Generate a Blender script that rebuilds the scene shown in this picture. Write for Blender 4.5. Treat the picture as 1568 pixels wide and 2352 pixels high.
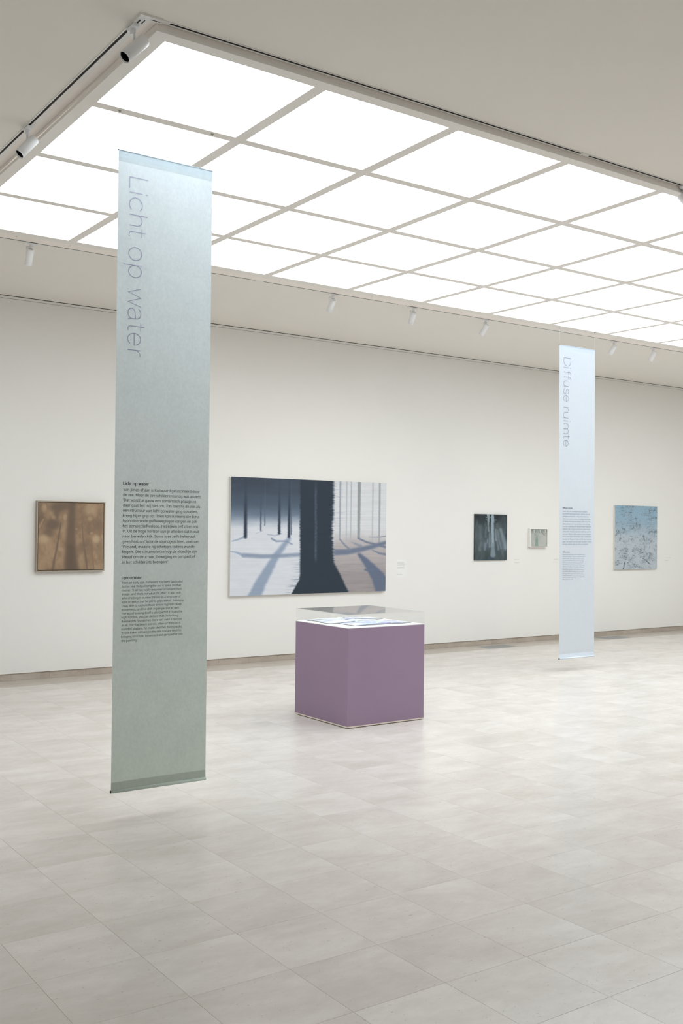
import bpy, math, random
import numpy as np
from mathutils import Matrix, Vector

for o in list(bpy.data.objects):
    bpy.data.objects.remove(o)
SC = bpy.context.scene
COL = SC.collection

# ---------------------------------------------------------------- camera
YAW, PITCH, ROLL, FPX = 0.6099457398487007, 0.015606639442772545, 0.01071042992770133, 2369.5578
CAM = np.array([0.0, 0.0, 1.6])
_f = np.array([math.sin(YAW) * math.cos(PITCH), math.cos(YAW) * math.cos(PITCH), math.sin(PITCH)])
_r = np.array([math.cos(YAW), -math.sin(YAW), 0.0])
_u = np.cross(_r, _f)
RR = math.cos(ROLL) * _r + math.sin(ROLL) * _u
UU = -math.sin(ROLL) * _r + math.cos(ROLL) * _u
cam_data = bpy.data.cameras.new('camera')
cam_data.sensor_fit = 'VERTICAL'
cam_data.sensor_height = 36.0
cam_data.lens = FPX / 2352 * 36.0
cam_data.clip_start = 0.05
cam = bpy.data.objects.new('camera', cam_data)
M = Matrix.Identity(4)
for i in range(3):
    M[i][0], M[i][1], M[i][2], M[i][3] = RR[i], UU[i], -_f[i], CAM[i]
cam.matrix_world = M
COL.objects.link(cam)
SC.camera = cam


def to_px(P):
    d = np.asarray(P, float) - CAM
    z = d @ _f
    return 784 + FPX * (d @ RR) / z, 1176 - FPX * (d @ UU) / z, z


# ---------------------------------------------------------------- world, exposure
w = bpy.data.worlds.new('world')
w.use_nodes = True
w.node_tree.nodes['Background'].inputs[0].default_value = (0.8, 0.88, 1.0, 1)
w.node_tree.nodes['Background'].inputs[1].default_value = 0.3
SC.world = w
SC.view_settings.view_transform = 'Standard'
SC.view_settings.look = 'None'
SC.view_settings.gamma = 1.0
SC.view_settings.use_curve_mapping = False
SC.view_settings.exposure = 0.23
PANE_LIGHT = 3.2
PANE_COLOR = (0.93, 0.975, 1.0, 1)


# ---------------------------------------------------------------- helpers
def s2l(c):
    return tuple(((x / 255) / 12.92 if x / 255 <= 0.04045 else ((x / 255 + 0.055) / 1.055) ** 2.4) for x in c)


def rgba(c):
    return (*s2l(c), 1.0)


def tag(o, label=None, cat=None, group=None, kind=None):
    if label: o['label'] = label
    if cat: o['category'] = cat
    if group: o['group'] = group
    if kind: o['kind'] = kind
    return o


def link(name, mesh, mat=None, parent=None, loc=None):
    o = bpy.data.objects.new(name, mesh)
    COL.objects.link(o)
    if mat is not None and len(mesh.materials) == 0:
        mesh.materials.append(mat)
    if parent is not None:
        o.parent = parent
    if loc is not None:
        o.location = loc
    return o


def empty(name, loc=(0, 0, 0), rz=0.0):
    o = bpy.data.objects.new(name, None)
    o.empty_display_size = 0.05
    o.location = loc
    o.rotation_euler = (0, 0, rz)
    COL.objects.link(o)
    return o


class MB:
    """collects shapes, then builds ONE mesh"""

    def __init__(s):
        s.v, s.f, s.m, s.sm = [], [], [], []

    def add(s, verts, faces, mi=0, smooth=False):
        b = len(s.v)
        s.v += [tuple(map(float, x)) for x in verts]
        s.f += [tuple(b + i for i in q) for q in faces]
        s.m += [mi] * len(faces)
        s.sm += [smooth] * len(faces)
        return s

    def box(s, x0, x1, y0, y1, z0, z1, mi=0):
        v = [(x0, y0, z0), (x1, y0, z0), (x1, y1, z0), (x0, y1, z0), (x0, y0, z1), (x1, y0, z1), (x1, y1, z1), (x0, y1, z1)]
        return s.add(v, [(0, 3, 2, 1), (4, 5, 6, 7), (0, 1, 5, 4), (1, 2, 6, 5), (2, 3, 7, 6), (3, 0, 4, 7)], mi)

    def hexa(s, v8, mi=0):
        return s.add(v8, [(0, 3, 2, 1), (4, 5, 6, 7), (0, 1, 5, 4), (1, 2, 6, 5), (2, 3, 7, 6), (3, 0, 4, 7)], mi)

    def rings(s, pts, n=24, mi=0, cap0=True, cap1=True, smooth=True, frame=None):
        """pts: list of (centre Vector, radius) along a line; surface of revolution / tube"""
        P = [Vector(p) for p, _ in pts]
        base = len(s.v)
        ax = (P[-1] - P[0])
        if ax.length < 1e-9: ax = Vector((0, 0, 1))
        for k, (c, rad) in enumerate(pts):
            if frame is None:
                if k == 0: d = P[1] - P[0]
                elif k == len(P) - 1: d = P[-1] - P[-2]
                else: d = P[k + 1] - P[k - 1]
                if d.length < 1e-9: d = ax
            else:
                d = Vector(frame)
            d = d.normalized()
            up = Vector((0, 0, 1)) if abs(d.z) < 0.95 else Vector((1, 0, 0))
            a = d.cross(up).normalized()
            b = d.cross(a).normalized()
            for i in range(n):
                t = 2 * math.pi * i / n
                q = Vector(c) + rad * (math.cos(t) * a + math.sin(t) * b)
                s.v.append(tuple(q))
        for k in range(len(pts) - 1):
            for i in range(n):
                j = (i + 1) % n
                s.f.append((base + k * n + i, base + k * n + j, base + (k + 1) * n + j, base + (k + 1) * n + i))
                s.m.append(mi); s.sm.append(smooth)
        if cap0:
            s.f.append(tuple(base + i for i in range(n))[::-1]); s.m.append(mi); s.sm.append(False)
        if cap1:
            s.f.append(tuple(base + (len(pts) - 1) * n + i for i in range(n))); s.m.append(mi); s.sm.append(False)
        return s

    def mesh(s, name, mats):
        me = bpy.data.meshes.new(name)
        me.from_pydata(s.v, [], s.f)
        for m in (mats if isinstance(mats, (list, tuple)) else [mats]):
            me.materials.append(m)
        me.polygons.foreach_set('material_index', s.m)
        me.polygons.foreach_set('use_smooth', s.sm)
        me.update()
        return me

    def build(s, name, mats, parent=None, loc=None):
        return link(name, s.mesh(name, mats), None, parent, loc)


# ---------------------------------------------------------------- materials
def new_mat(name):
    m = bpy.data.materials.new(name)
    m.use_nodes = True
    nt = m.node_tree
    return m, nt, nt.nodes['Principled BSDF']


def N(nt, t, **kw):
    n = nt.nodes.new(t)
    for k, v in kw.items():
        setattr(n, k, v)
    return n


def mat_plain(name, col, rough=0.6, spec=0.5, metal=0.0, var=0.03, scale=6.0, bump=0.0, bscale=200.0):
    m, nt, b = new_mat(name)
    tc = N(nt, 'ShaderNodeNewGeometry')
    no = N(nt, 'ShaderNodeTexNoise')
    no.inputs['Scale'].default_value = scale
    no.inputs['Detail'].default_value = 4
    nt.links.new(tc.outputs['Position'], no.inputs['Vector'])
    ra = N(nt, 'ShaderNodeValToRGB')
    c = rgba(col)
    ra.color_ramp.elements[0].position = 0.3
    ra.color_ramp.elements[1].position = 0.7
    ra.color_ramp.elements[0].color = tuple(x * (1 - var) for x in c[:3]) + (1,)
    ra.color_ramp.elements[1].color = tuple(min(1, x * (1 + var)) for x in c[:3]) + (1,)
    nt.links.new(no.outputs['Fac'], ra.inputs['Fac'])
    nt.links.new(ra.outputs['Color'], b.inputs['Base Color'])
    b.inputs['Roughness'].default_value = rough
    b.inputs['Specular IOR Level'].default_value = spec
    b.inputs['Metallic'].default_value = metal
    if bump:
        n2 = N(nt, 'ShaderNodeTexNoise')
        n2.inputs['Scale'].default_value = bscale
        nt.links.new(tc.outputs['Position'], n2.inputs['Vector'])
        bp = N(nt, 'ShaderNodeBump')
        bp.inputs['Strength'].default_value = bump
        bp.inputs['Distance'].default_value = 0.001
        nt.links.new(n2.outputs['Fac'], bp.inputs['Height'])
        nt.links.new(bp.outputs['Normal'], b.inputs['Normal'])
    return m


M_WALL = mat_plain('wall_paint', (241, 239.3, 235.3), 0.75, 0.25, var=0.006, scale=1.5, bump=0.15, bscale=350)
M_CEIL = mat_plain('ceiling_paint', (242.5, 238, 230.5), 0.85, 0.2, var=0.006, scale=1.2, bump=0.1, bscale=250)
M_FRAME = mat_plain('skylight_frame_paint', (247, 243, 237), 0.55, 0.35, var=0.01)
M_FASCIA = mat_plain('skylight_side_paint', (254, 246, 239), 0.6, 0.3, var=0.015, scale=3)
M_TRACK = mat_plain('track_white', (242, 240, 236), 0.4, 0.4, var=0.01)
M_SLOT = mat_plain('track_slot_dark', (34, 32, 30), 0.6, 0.3, var=0.05)
M_GAP = mat_plain('gap_shade_and_cap_dark', (70, 62, 54), 0.9, 0.1, var=0.05)  # painted shade for gaps and openings, plain dark for rod caps and conductor
M_SPOT = mat_plain('lamp_white_enamel', (246, 247, 249), 0.35, 0.5, var=0.005)
M_LENS = mat_plain('lamp_black_baffle', (10, 10, 12), 0.35, 0.5, var=0.05)
M_STEEL = mat_plain('zinc_steel', (170, 170, 168), 0.35, 0.5, metal=0.9, var=0.04, scale=60)
M_PURPLE = mat_plain('purple_laminate', (160, 138, 163), 0.5, 0.35, var=0.02, scale=2.5, bump=0.05, bscale=500)
M_PLY = mat_plain('pale_ply_edge', (246, 234, 222), 0.6, 0.3, var=0.05, scale=40)
M_BOARD = mat_plain('white_display_board', (246, 246, 246), 0.5, 0.3, var=0.004)
M_BLACK = mat_plain('black_cap', (28, 28, 30), 0.5, 0.4, var=0.05)
M_INK = mat_plain('dark_print_ink', (66, 74, 76), 0.8, 0.1, var=0.02)
M_INKL = mat_plain('violet_grey_print_ink', (176, 179, 202), 0.8, 0.1, var=0.02)
M_INKL2 = mat_plain('grey_title_print_ink', (136, 142, 162), 0.8, 0.1, var=0.02)
M_INK2 = mat_plain('soft_print_ink', (116, 132, 156), 0.8, 0.1, var=0.02)
M_INK2H = mat_plain('heading_print_ink', (78, 92, 116), 0.8, 0.1, var=0.02)
M_WALLINK = mat_plain('pale_grey_wall_print', (200, 199, 196), 0.8, 0.1, var=0.02)
M_CARD = mat_plain('label_film', (243, 243, 240), 0.6, 0.3, var=0.004)
M_TAUPE = mat_plain('champagne_frame', (172, 160, 144), 0.42, 0.45, var=0.03, scale=30)
M_BROWNGAP = mat_plain('frame_recess_brown', (86, 66, 50), 0.8, 0.1, var=0.05)
M_CANVAS = mat_plain('primed_canvas_edge', (226, 224, 216), 0.8, 0.2, var=0.02, scale=60)
M_DKEDGE = mat_plain('dark_canvas_edge', (62, 68, 62), 0.8, 0.2, var=0.05, scale=60)
M_WHITEFR = mat_plain('white_wood_frame', (247, 246, 240), 0.5, 0.3, var=0.01, scale=20)
M_COVER = mat_plain('dark_bookcloth', (70, 76, 84), 0.7, 0.3, var=0.05, scale=80)
M_GROUT = mat_plain('tile_grout', (192, 184, 174), 0.9, 0.1, var=0.35, scale=4)
M_GRILLE = mat_plain('grey_grille_metal', (178, 180, 180), 0.4, 0.5, metal=0.4, var=0.03, scale=30)

# skylight pane: opal diffuser that gives off the daylight above it
M_PANE, nt, b = new_mat('opal_skylight_pane')
em = N(nt, 'ShaderNodeEmission')
em.inputs['Color'].default_value = PANE_COLOR
em.inputs['Strength'].default_value = PANE_LIGHT
nt.links.new(em.outputs[0], nt.nodes['Material Output'].inputs['Surface'])

# clear acrylic sheet
M_GLASS, nt, b = new_mat('clear_acrylic')
nt.nodes.remove(b)
fr = N(nt, 'ShaderNodeFresnel'); fr.inputs['IOR'].default_value = 1.49
ge = N(nt, 'ShaderNodeNewGeometry')
inv = N(nt, 'ShaderNodeMath', operation='SUBTRACT'); inv.inputs[0].default_value = 1.0
mu = N(nt, 'ShaderNodeMath', operation='MULTIPLY')
tr = N(nt, 'ShaderNodeBsdfTransparent'); tr.inputs[0].default_value = (0.997, 0.999, 0.998, 1)
gl = N(nt, 'ShaderNodeBsdfGlossy'); gl.inputs['Roughness'].default_value = 0.015
mx = N(nt, 'ShaderNodeMixShader')
nt.links.new(ge.outputs['Backfacing'], inv.inputs[1])
nt.links.new(inv.outputs[0], mu.inputs[0]); nt.links.new(fr.outputs[0], mu.inputs[1])
nt.links.new(mu.outputs[0], mx.inputs[0]); nt.links.new(tr.outputs[0], mx.inputs[1]); nt.links.new(gl.outputs[0], mx.inputs[2])
nt.links.new(mx.outputs[0], nt.nodes['Material Output'].inputs['Surface'])
M_GEDGE = mat_plain('acrylic_edge_glow_paint', (236, 242, 242), 0.3, 0.5, var=0.003)


# floor stone: pale limestone, pattern broken at every tile
TX0, TDX, TY0, TDY = 1.2194, 0.39845, 5.1662, 0.39687


def mat_stone(name, base, dark, rough=0.25, tilex=TDX, tiley=TDY, ox=TX0, oy=TY0, tilevar=0.06, spec=0.5):
    m, nt, b = new_mat(name)
    g = N(nt, 'ShaderNodeNewGeometry')
    sep = N(nt, 'ShaderNodeSeparateXYZ')
    nt.links.new(g.outputs['Position'], sep.inputs[0])

    def idx(out, o, d):
        a = N(nt, 'ShaderNodeMath', operation='SUBTRACT'); a.inputs[1].default_value = o
        q = N(nt, 'ShaderNodeMath', operation='DIVIDE'); q.inputs[1].default_value = d
        fl = N(nt, 'ShaderNodeMath', operation='FLOOR')
        nt.links.new(out, a.inputs[0]); nt.links.new(a.outputs[0], q.inputs[0]); nt.links.new(q.outputs[0], fl.inputs[0])
        return fl.outputs[0]
    cx = N(nt, 'ShaderNodeCombineXYZ')
    nt.links.new(idx(sep.outputs['X'], ox, tilex), cx.inputs[0])
    nt.links.new(idx(sep.outputs['Y'], oy, tiley), cx.inputs[1])
    wn = N(nt, 'ShaderNodeTexWhiteNoise', noise_dimensions='3D')
    nt.links.new(cx.outputs[0], wn.inputs['Vector'])
    off = N(nt, 'ShaderNodeVectorMath', operation='SCALE'); off.inputs['Scale'].default_value = 37.0
    nt.links.new(wn.outputs['Color'], off.inputs[0])
    st = N(nt, 'ShaderNodeVectorMath', operation='MULTIPLY'); st.inputs[1].default_value = (0.5, 1.0, 1.0)
    nt.links.new(g.outputs['Position'], st.inputs[0])
    ad = N(nt, 'ShaderNodeVectorMath', operation='ADD')
    nt.links.new(st.outputs[0], ad.inputs[0]); nt.links.new(off.outputs[0], ad.inputs[1])

    def noise(scale, det=5, rg=0.55, dist=0.0):
        n = N(nt, 'ShaderNodeTexNoise')
        n.inputs['Scale'].default_value = scale; n.inputs['Detail'].default_value = det
        n.inputs['Roughness'].default_value = rg; n.inputs['Distortion'].default_value = dist
        nt.links.new(ad.outputs[0], n.inputs['Vector'])
        return n.outputs['Fac']

    def ramp(src, p0, p1, c0, c1):
        r = N(nt, 'ShaderNodeValToRGB')
        r.color_ramp.elements[0].position = p0; r.color_ramp.elements[1].position = p1
        r.color_ramp.elements[0].color = c0; r.color_ramp.elements[1].color = c1
        nt.links.new(src, r.inputs[0]); return r.outputs[0]
    B = rgba(base); D = rgba(dark)
    cloud = ramp(noise(4.2, 7, 0.6, 0.35), 0.28, 0.68, D, B)
    # fine streaks
    streak = ramp(noise(30.0, 8, 0.72), 0.30, 0.62, (0.90, 0.888, 0.87, 1), (1.0, 1.0, 1.0, 1))
    m1 = N(nt, 'ShaderNodeMix', data_type='RGBA', blend_type='MULTIPLY'); m1.inputs['Factor'].default_value = 0.6
    nt.links.new(cloud, m1.inputs['A']); nt.links.new(streak, m1.inputs['B'])
    # dark pits
    pits = ramp(noise(95.0, 3, 0.5), 0.265, 0.32, (0.60, 0.58, 0.55, 1), (1, 1, 1, 1))
    m2 = N(nt, 'ShaderNodeMix', data_type='RGBA', blend_type='MULTIPLY'); m2.inputs['Factor'].default_value = 0.75
    nt.links.new(m1.outputs['Result'], m2.inputs['A']); nt.links.new(pits, m2.inputs['B'])
    # tone of the whole tile
    tone = ramp(wn.outputs['Value'], 0.0, 1.0, (1 - tilevar, 1 - tilevar * 1.05, 1 - tilevar * 1.15, 1), (1, 1, 1, 1))
    m3 = N(nt, 'ShaderNodeMix', data_type='RGBA', blend_type='MULTIPLY'); m3.inputs['Factor'].default_value = 1.0
    nt.links.new(m2.outputs['Result'], m3.inputs['A']); nt.links.new(tone, m3.inputs['B'])
    nt.links.new(m3.outputs['Result'], b.inputs['Base Color'])
    b.inputs['Roughness'].default_value = rough
    b.inputs['Specular IOR Level'].default_value = spec
    return m


M_STONE = mat_stone('pale_limestone', (228, 223.5, 218.5), (209, 202, 195), 0.27)
M_BORDER = mat_stone('brownish_border_stone', (203, 195, 186), (190, 181, 171), 0.28, tilevar=0.05)
M_SKIRT = mat_stone('travertine_skirting', (202, 192, 180), (172, 159, 145), 0.45, tiley=50, tilevar=0.06)


def mat_fabric(name, top, mid, low, z0, z1, mott=0.04, transl=0.5):
    """printed banner cloth: colour wash down the length, mottled paper-like print"""
    m, nt, b = new_mat(name)
    g = N(nt, 'ShaderNodeNewGeometry')
    sep = N(nt, 'ShaderNodeSeparateXYZ'); nt.links.new(g.outputs['Position'], sep.inputs[0])
    mr = N(nt, 'ShaderNodeMapRange'); mr.inputs['From Min'].default_value = z0; mr.inputs['From Max'].default_value = z1
    nt.links.new(sep.outputs['Z'], mr.inputs['Value'])
    r = N(nt, 'ShaderNodeValToRGB')
    r.color_ramp.elements[0].position = 0.0; r.color_ramp.elements[0].color = rgba(low)
    r.color_ramp.elements[1].position = 1.0; r.color_ramp.elements[1].color = rgba(top)
    e = r.color_ramp.elements.new(0.5); e.color = rgba(mid)
    nt.links.new(mr.outputs[0], r.inputs[0])
    col = r.outputs[0]
    for sc, lo, hi, det in ((9.0, 1 - mott, 1 + mott * 0.5, 6), (70.0, 1 - mott * 1.4, 1 + mott, 5)):
        n = N(nt, 'ShaderNodeTexNoise'); n.inputs['Scale'].default_value = sc; n.inputs['Detail'].default_value = det
        n.inputs['Roughness'].default_value = 0.7
        st = N(nt, 'ShaderNodeVectorMath', operation='MULTIPLY'); st.inputs[1].default_value = (1.0, 1.0, 0.75)
        nt.links.new(g.outputs['Position'], st.inputs[0]); nt.links.new(st.outputs[0], n.inputs['Vector'])
        rr = N(nt, 'ShaderNodeValToRGB')
        rr.color_ramp.elements[0].position = 0.35; rr.color_ramp.elements[0].color = (lo, lo, lo, 1)
        rr.color_ramp.elements[1].position = 0.65; rr.color_ramp.elements[1].color = (hi, hi, hi, 1)
        nt.links.new(n.outputs['Fac'], rr.inputs[0])
        mm = N(nt, 'ShaderNodeMix', data_type='RGBA', blend_type='MULTIPLY'); mm.inputs['Factor'].default_value = 1.0
        nt.links.new(col, mm.inputs['A']); nt.links.new(rr.outputs[0], mm.inputs['B'])
        col = mm.outputs['Result']
    nt.links.new(col, b.inputs['Base Color'])
    b.inputs['Roughness'].default_value = 0.85
    b.inputs['Specular IOR Level'].default_value = 0.15
    tl = N(nt, 'ShaderNodeBsdfTranslucent'); nt.links.new(col, tl.inputs['Color'])
    mx = N(nt, 'ShaderNodeMixShader'); mx.inputs[0].default_value = transl
    nt.links.new(b.outputs[0], mx.inputs[1]); nt.links.new(tl.outputs[0], mx.inputs[2])
    nt.links.new(mx.outputs[0], nt.nodes['Material Output'].inputs['Surface'])
    return m


def mat_vcol(name, rough=0.6, spec=0.3, weave=0.0):
    m, nt, b = new_mat(name)
    a = N(nt, 'ShaderNodeAttribute', attribute_name='paint')
    nt.links.new(a.outputs['Color'], b.inputs['Base Color'])
    b.inputs['Roughness'].default_value = rough
    b.inputs['Specular IOR Level'].default_value = spec
    if weave:
        g = N(nt, 'ShaderNodeNewGeometry')
        n = N(nt, 'ShaderNodeTexNoise'); n.inputs['Scale'].default_value = 260
        nt.links.new(g.outputs['Position'], n.inputs['Vector'])
        bp = N(nt, 'ShaderNodeBump'); bp.inputs['Strength'].default_value = weave; bp.inputs['Distance'].default_value = 0.0005
        nt.links.new(n.outputs['Fac'], bp.inputs['Height']); nt.links.new(bp.outputs['Normal'], b.inputs['Normal'])
    return m


M_PAINT = mat_vcol('oil_paint_layers', 0.55, 0.3, 0.2)
M_PAGE = mat_vcol('watercolour_paper', 0.8, 0.15)

# ================================================================ large structure
ZC, YW = 3.9466, 10.600        # ceiling height, face of the far wall
X0, X1, Y0 = -1.0, 16.6, -1.0  # inner faces of the other walls

# --- floor with its tiles
floor = empty('floor'); tag(floor, 'pale polished limestone tile floor of the gallery', 'floor', kind='structure')
MB().box(X0 - 0.1, X1 + 0.1, Y0 - 0.1, YW + 0.15, -0.12, -0.004).build('screed', M_GROUT, floor)
YB = 10.185                     # front edge of the border strip
G = 0.0003
CH = 0.0005


def tile_shape(mb, x0, x1, y0, y1, z0=-0.0055, z1=0.0):
    v = []
    for (a, zz) in ((0, z0), (0, z1 - CH), (CH, z1)):
        v += [(x0 + a, y0 + a, zz), (x1 - a, y0 + a, zz), (x1 - a, y1 - a, zz), (x0 + a, y1 - a, zz)]
    f = [(0, 3, 2, 1), (8, 9, 10, 11)]
    for k in (0, 4):
        for i in range(4):
            j = (i + 1) % 4
            f.append((k + i, k + j, k + 4 + j, k + 4 + i))
    mb.add(v, f)


rows = []
i0, i1 = math.floor((X0 - TX0) / TDX), math.ceil((X1 - TX0) / TDX)
j0, j1 = math.floor((Y0 - TY0) / TDY), math.ceil((YB - TY0) / TDY)
full = MB(); tile_shape(full, G, TDX - G, G, TDY - G)
full_mesh = full.mesh('floor_tile', M_STONE)
cells = []
for i in range(i0, i1):
    for j in range(j0, j1):
        xa, xb = TX0 + i * TDX, TX0 + (i + 1) * TDX
        ya, yb = TY0 + j * TDY, TY0 + (j + 1) * TDY
        cxa, cxb = max(xa, X0), min(xb, X1)
        cya, cyb = max(ya, Y0), min(yb, YB)
        if cxb - cxa < 0.01 or cyb - cya < 0.01:
            continue
        whole = (cxa, cxb, cya, cyb) == (xa, xb, ya, yb)
        px, py, pz = to_px(((cxa + cxb) / 2, (cya + cyb) / 2, 0))
        area = 0
        if pz > 0.3 and -60 < px < 1628 and 1176 < py < 2440:
            area = (cxb - cxa) * (cyb - cya) / pz ** 3
        cells.append((area, whole, cxa, cxb, cya, cyb, xa, ya))
cells.sort(key=lambda c: -c[0])
rest = MB()
for k, (area, whole, a, bb, c, d, xa, ya) in enumerate(cells):
    if k < 300 and area > 0:
        if whole:
            link('floor_tile', full_mesh, None, floor, (xa, ya, 0))
        else:
            t = MB(); tile_shape(t, a + G, bb - G, c + G, d - G); t.build('floor_tile', M_STONE, floor)
    else:
        tile_shape(rest, a + G, bb - G, c + G, d - G)
tag(rest.build('distant_floor_tiles', M_STONE, floor), kind='stuff')

# border strip along the far wall and the skirting behind it
bord_list = []
GR = [(9.60, 10.12), (11.97, 12.49)]           # floor grilles in the strip
edges = sorted([X0 + 0.002] + [TX0 + k * TDX * 2 for k in range(-2, 20) if X0 < TX0 + k * TDX * 2 < X1 - 0.1 and not any(g0 - 0.12 < TX0 + k * TDX * 2 < g1 + 0.12 for g0, g1 in GR)] + [g for p in GR for g in p] + [X1 - 0.002])
GY0, GY1 = 10.225, 10.50
for a, bb in zip(edges[:-1], edges[1:]):
    if any(abs(a - g0) < 1e-6 for g0, _ in GR):
        for (c, d) in ((YB, GY0), (GY1, YW + 0.01)):
            t = MB(); tile_shape(t, a + G, bb - G, c + G, d - G); t.build('border_slab', M_BORDER, floor)
    else:
        t = MB(); tile_shape(t, a + G, bb - G, YB + G, YW + 0.01); t.build('border_slab', M_BORDER, floor)

skirt = empty('baseboard_far'); tag(skirt, 'low brownish travertine skirting under the long far wall', 'baseboard', kind='structure')
ks = [X0] + [TX0 + 0.1 + k * TDX for k in range(-5, 39) if X0 + 0.05 < TX0 + 0.1 + k * TDX < X1 - 0.05] + [X1]
for a, bb in zip(ks[:-1], ks[1:]):
    MB().box(a + 0.0006, bb - 0.0006, YW + 0.012, YW + 0.03, 0.0, 0.074).build('skirting_slab', M_SKIRT, skirt)

# --- walls
far = empty('wall_far'); tag(far, 'long white plastered gallery wall carrying the paintings', 'wall', kind='structure')
MB().box(X0 - 0.1, X1 + 0.1, YW, YW + 0.10, 0.0725, 3.9135).build('wall_panel', M_WALL, far)
MB().box(X0 - 0.1, X1 + 0.1, YW + 0.030, YW + 0.12, -0.1, 4.02).build('wall_backing', M_GAP, far)  # dark colour paints the shade into the gaps in front of it
def wallbox(name, label, a):
    o = MB().box(*a).build(name, M_WALL); tag(o, label, 'wall', kind='structure')
wallbox('wall_left', 'white end wall on the camera side of the gallery', (X0 - 0.1, X0, Y0 - 0.1, YW - 0.001, -0.1, 4.02))
wallbox('wall_right', 'white wall closing the far end of the gallery', (X1, X1 + 0.1, Y0 - 0.1, YW - 0.001, -0.1, 4.02))
wallbox('wall_near', 'white wall opposite the long picture wall', (X0, X1, Y0 - 0.1, Y0, -0.1, 4.02))
tr1 = MB().box(X0, X1, YW - 0.002, YW + 0.02, 3.9165, 3.9405).build('trim_1', M_WALL); tag(tr1, 'narrow white picture rail at the top of the far wall', 'trim', kind='structure')

# --- ceiling
ceil = MB().box(X0 - 0.1, X1 + 0.1, Y0 - 0.1, YW - 0.004, ZC, ZC + 0.1).build('ceiling', M_CEIL)
tag(ceil, 'flat off-white plaster ceiling around the skylight', 'ceiling', kind='structure')

# --- skylight
ZF = ZC - 0.043
NC = 14
XP = [2.044] + [2.969 + 0.9226 * k for k in range(NC)]
XP[1:10] = [2.969, 3.892, 4.811, 5.734, 6.653, 7.571, 8.493, 9.431, 10.3636]
for k in range(10, NC + 1): XP[k] = 10.3636 + 0.9226 * (k - 9)
YP = [4.450, 5.3655, 6.2884, 7.2141, 8.135]
SAG = [0, -0.0074, -0.0122, -0.0069, 0]
HB = 0.0345
FX0, FX1, FY0, FY1 = 2.006, XP[-1] + 0.07, 4.409, 8.205
sky = empty('window_1', ((FX0 + FX1) / 2, (FY0 + FY1) / 2, ZF)); tag(sky, 'large glowing gridded skylight of opal panes in a white frame', 'skylight', kind='structure')
so = -np.array(sky.location)


def loc(mb):
    mb.v = [(x + so[0], y + so[1], z + so[2]) for x, y, z in mb.v]
    return mb


yy_ = [4.4835] + YP[1:4] + [8.099]
gx0, gx1, gy0, gy1 = 2.0795, XP[-1] - HB, 4.4835, 8.099
for (a, bb, c, d) in ((gx1, FX1, FY0, FY1), (gx0, gx1, FY0, gy0), (gx0, gx1, gy1, FY1)):
    loc(MB().box(a, bb, c, d, ZF, ZF + 0.02)).build('frame_rail', M_FRAME, sky)
for (a, bb, c, d) in ((FX0 + 0.0015, FX0 + 0.014, FY0 + 0.0015, FY1 - 0.0015), (FX1 - 0.014, FX1 - 0.0015, FY0 + 0.0015, FY1 - 0.0015), (FX0 + 0.014, FX1 - 0.014, FY0 + 0.0015, FY0 + 0.014), (FX0 + 0.014, FX1 - 0.014, FY1 - 0.014, FY1 - 0.0015)):
    loc(MB().box(a, bb, c, d, ZF + 0.0185, ZC)).build('side_panel', M_FASCIA, sky)


for j in range(4):
    ya = FY0 if j == 0 else yy_[j]; yb = FY1 if j == 3 else yy_[j + 1]
    za, zb = ZF + SAG[j], ZF + SAG[j + 1]
    m = MB().hexa([(FX0, ya, ZF if j == 0 else za), (gx0, ya, za), (gx0, yb, zb), (FX0, yb, zb), (FX0, ya, za + 0.02), (gx0, ya, za + 0.02), (gx0, yb, zb + 0.02), (FX0, yb, zb + 0.02)])
    loc(m).build('frame_rail', M_FRAME, sky)


def zrow(y):
    return float(np.interp(y, [gy0] + YP[1:4] + [gy1], SAG))


yy = [gy0] + YP[1:4] + [gy1]
for j in (1, 2, 3):
    z = ZF + SAG[j]
    loc(MB().box(gx0, gx1, YP[j] - HB, YP[j] + HB, z, z + 0.016)).build('glazing_bar', M_FRAME, sky)
for i in range(1, NC):
    for j in range(4):
        ya = yy[j] + (HB if j > 0 else 0); yb = yy[j + 1] - (HB if j < 3 else 0)
        za, zb = ZF + SAG[j], ZF + SAG[j + 1]
        xa, xb = XP[i] - HB, XP[i] + HB
        m = MB().hexa([(xa, ya, za), (xb, ya, za), (xb, yb, zb), (xa, yb, zb), (xa, ya, za + 0.016), (xb, ya, za + 0.016), (xb, yb, zb + 0.016), (xa, yb, zb + 0.016)])
        loc(m).build('glazing_bar', M_FRAME, sky)
for i in range(NC):
    for j in range(4):
        xa = gx0 - 0.005 if i == 0 else XP[i] + HB - 0.005
        xb = gx1 + 0.005 if i == NC - 1 else XP[i + 1] - HB + 0.005
        ya = yy[j] + (HB if j > 0 else 0) - 0.005; yb = yy[j + 1] - (HB if j < 3 else 0) + 0.005
        za, zb = ZF + SAG[j] + 0.0165, ZF + SAG[j + 1] + 0.0165
        m = MB().hexa([(xa, ya, za), (xb, ya, za), (xb, yb, zb), (xa, yb, zb), (xa, ya, za + 0.004), (xb, ya, za + 0.004), (xb, yb, zb + 0.004), (xa, yb, zb + 0.004)])
        loc(m).build('pane', M_PANE, sky)

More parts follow.
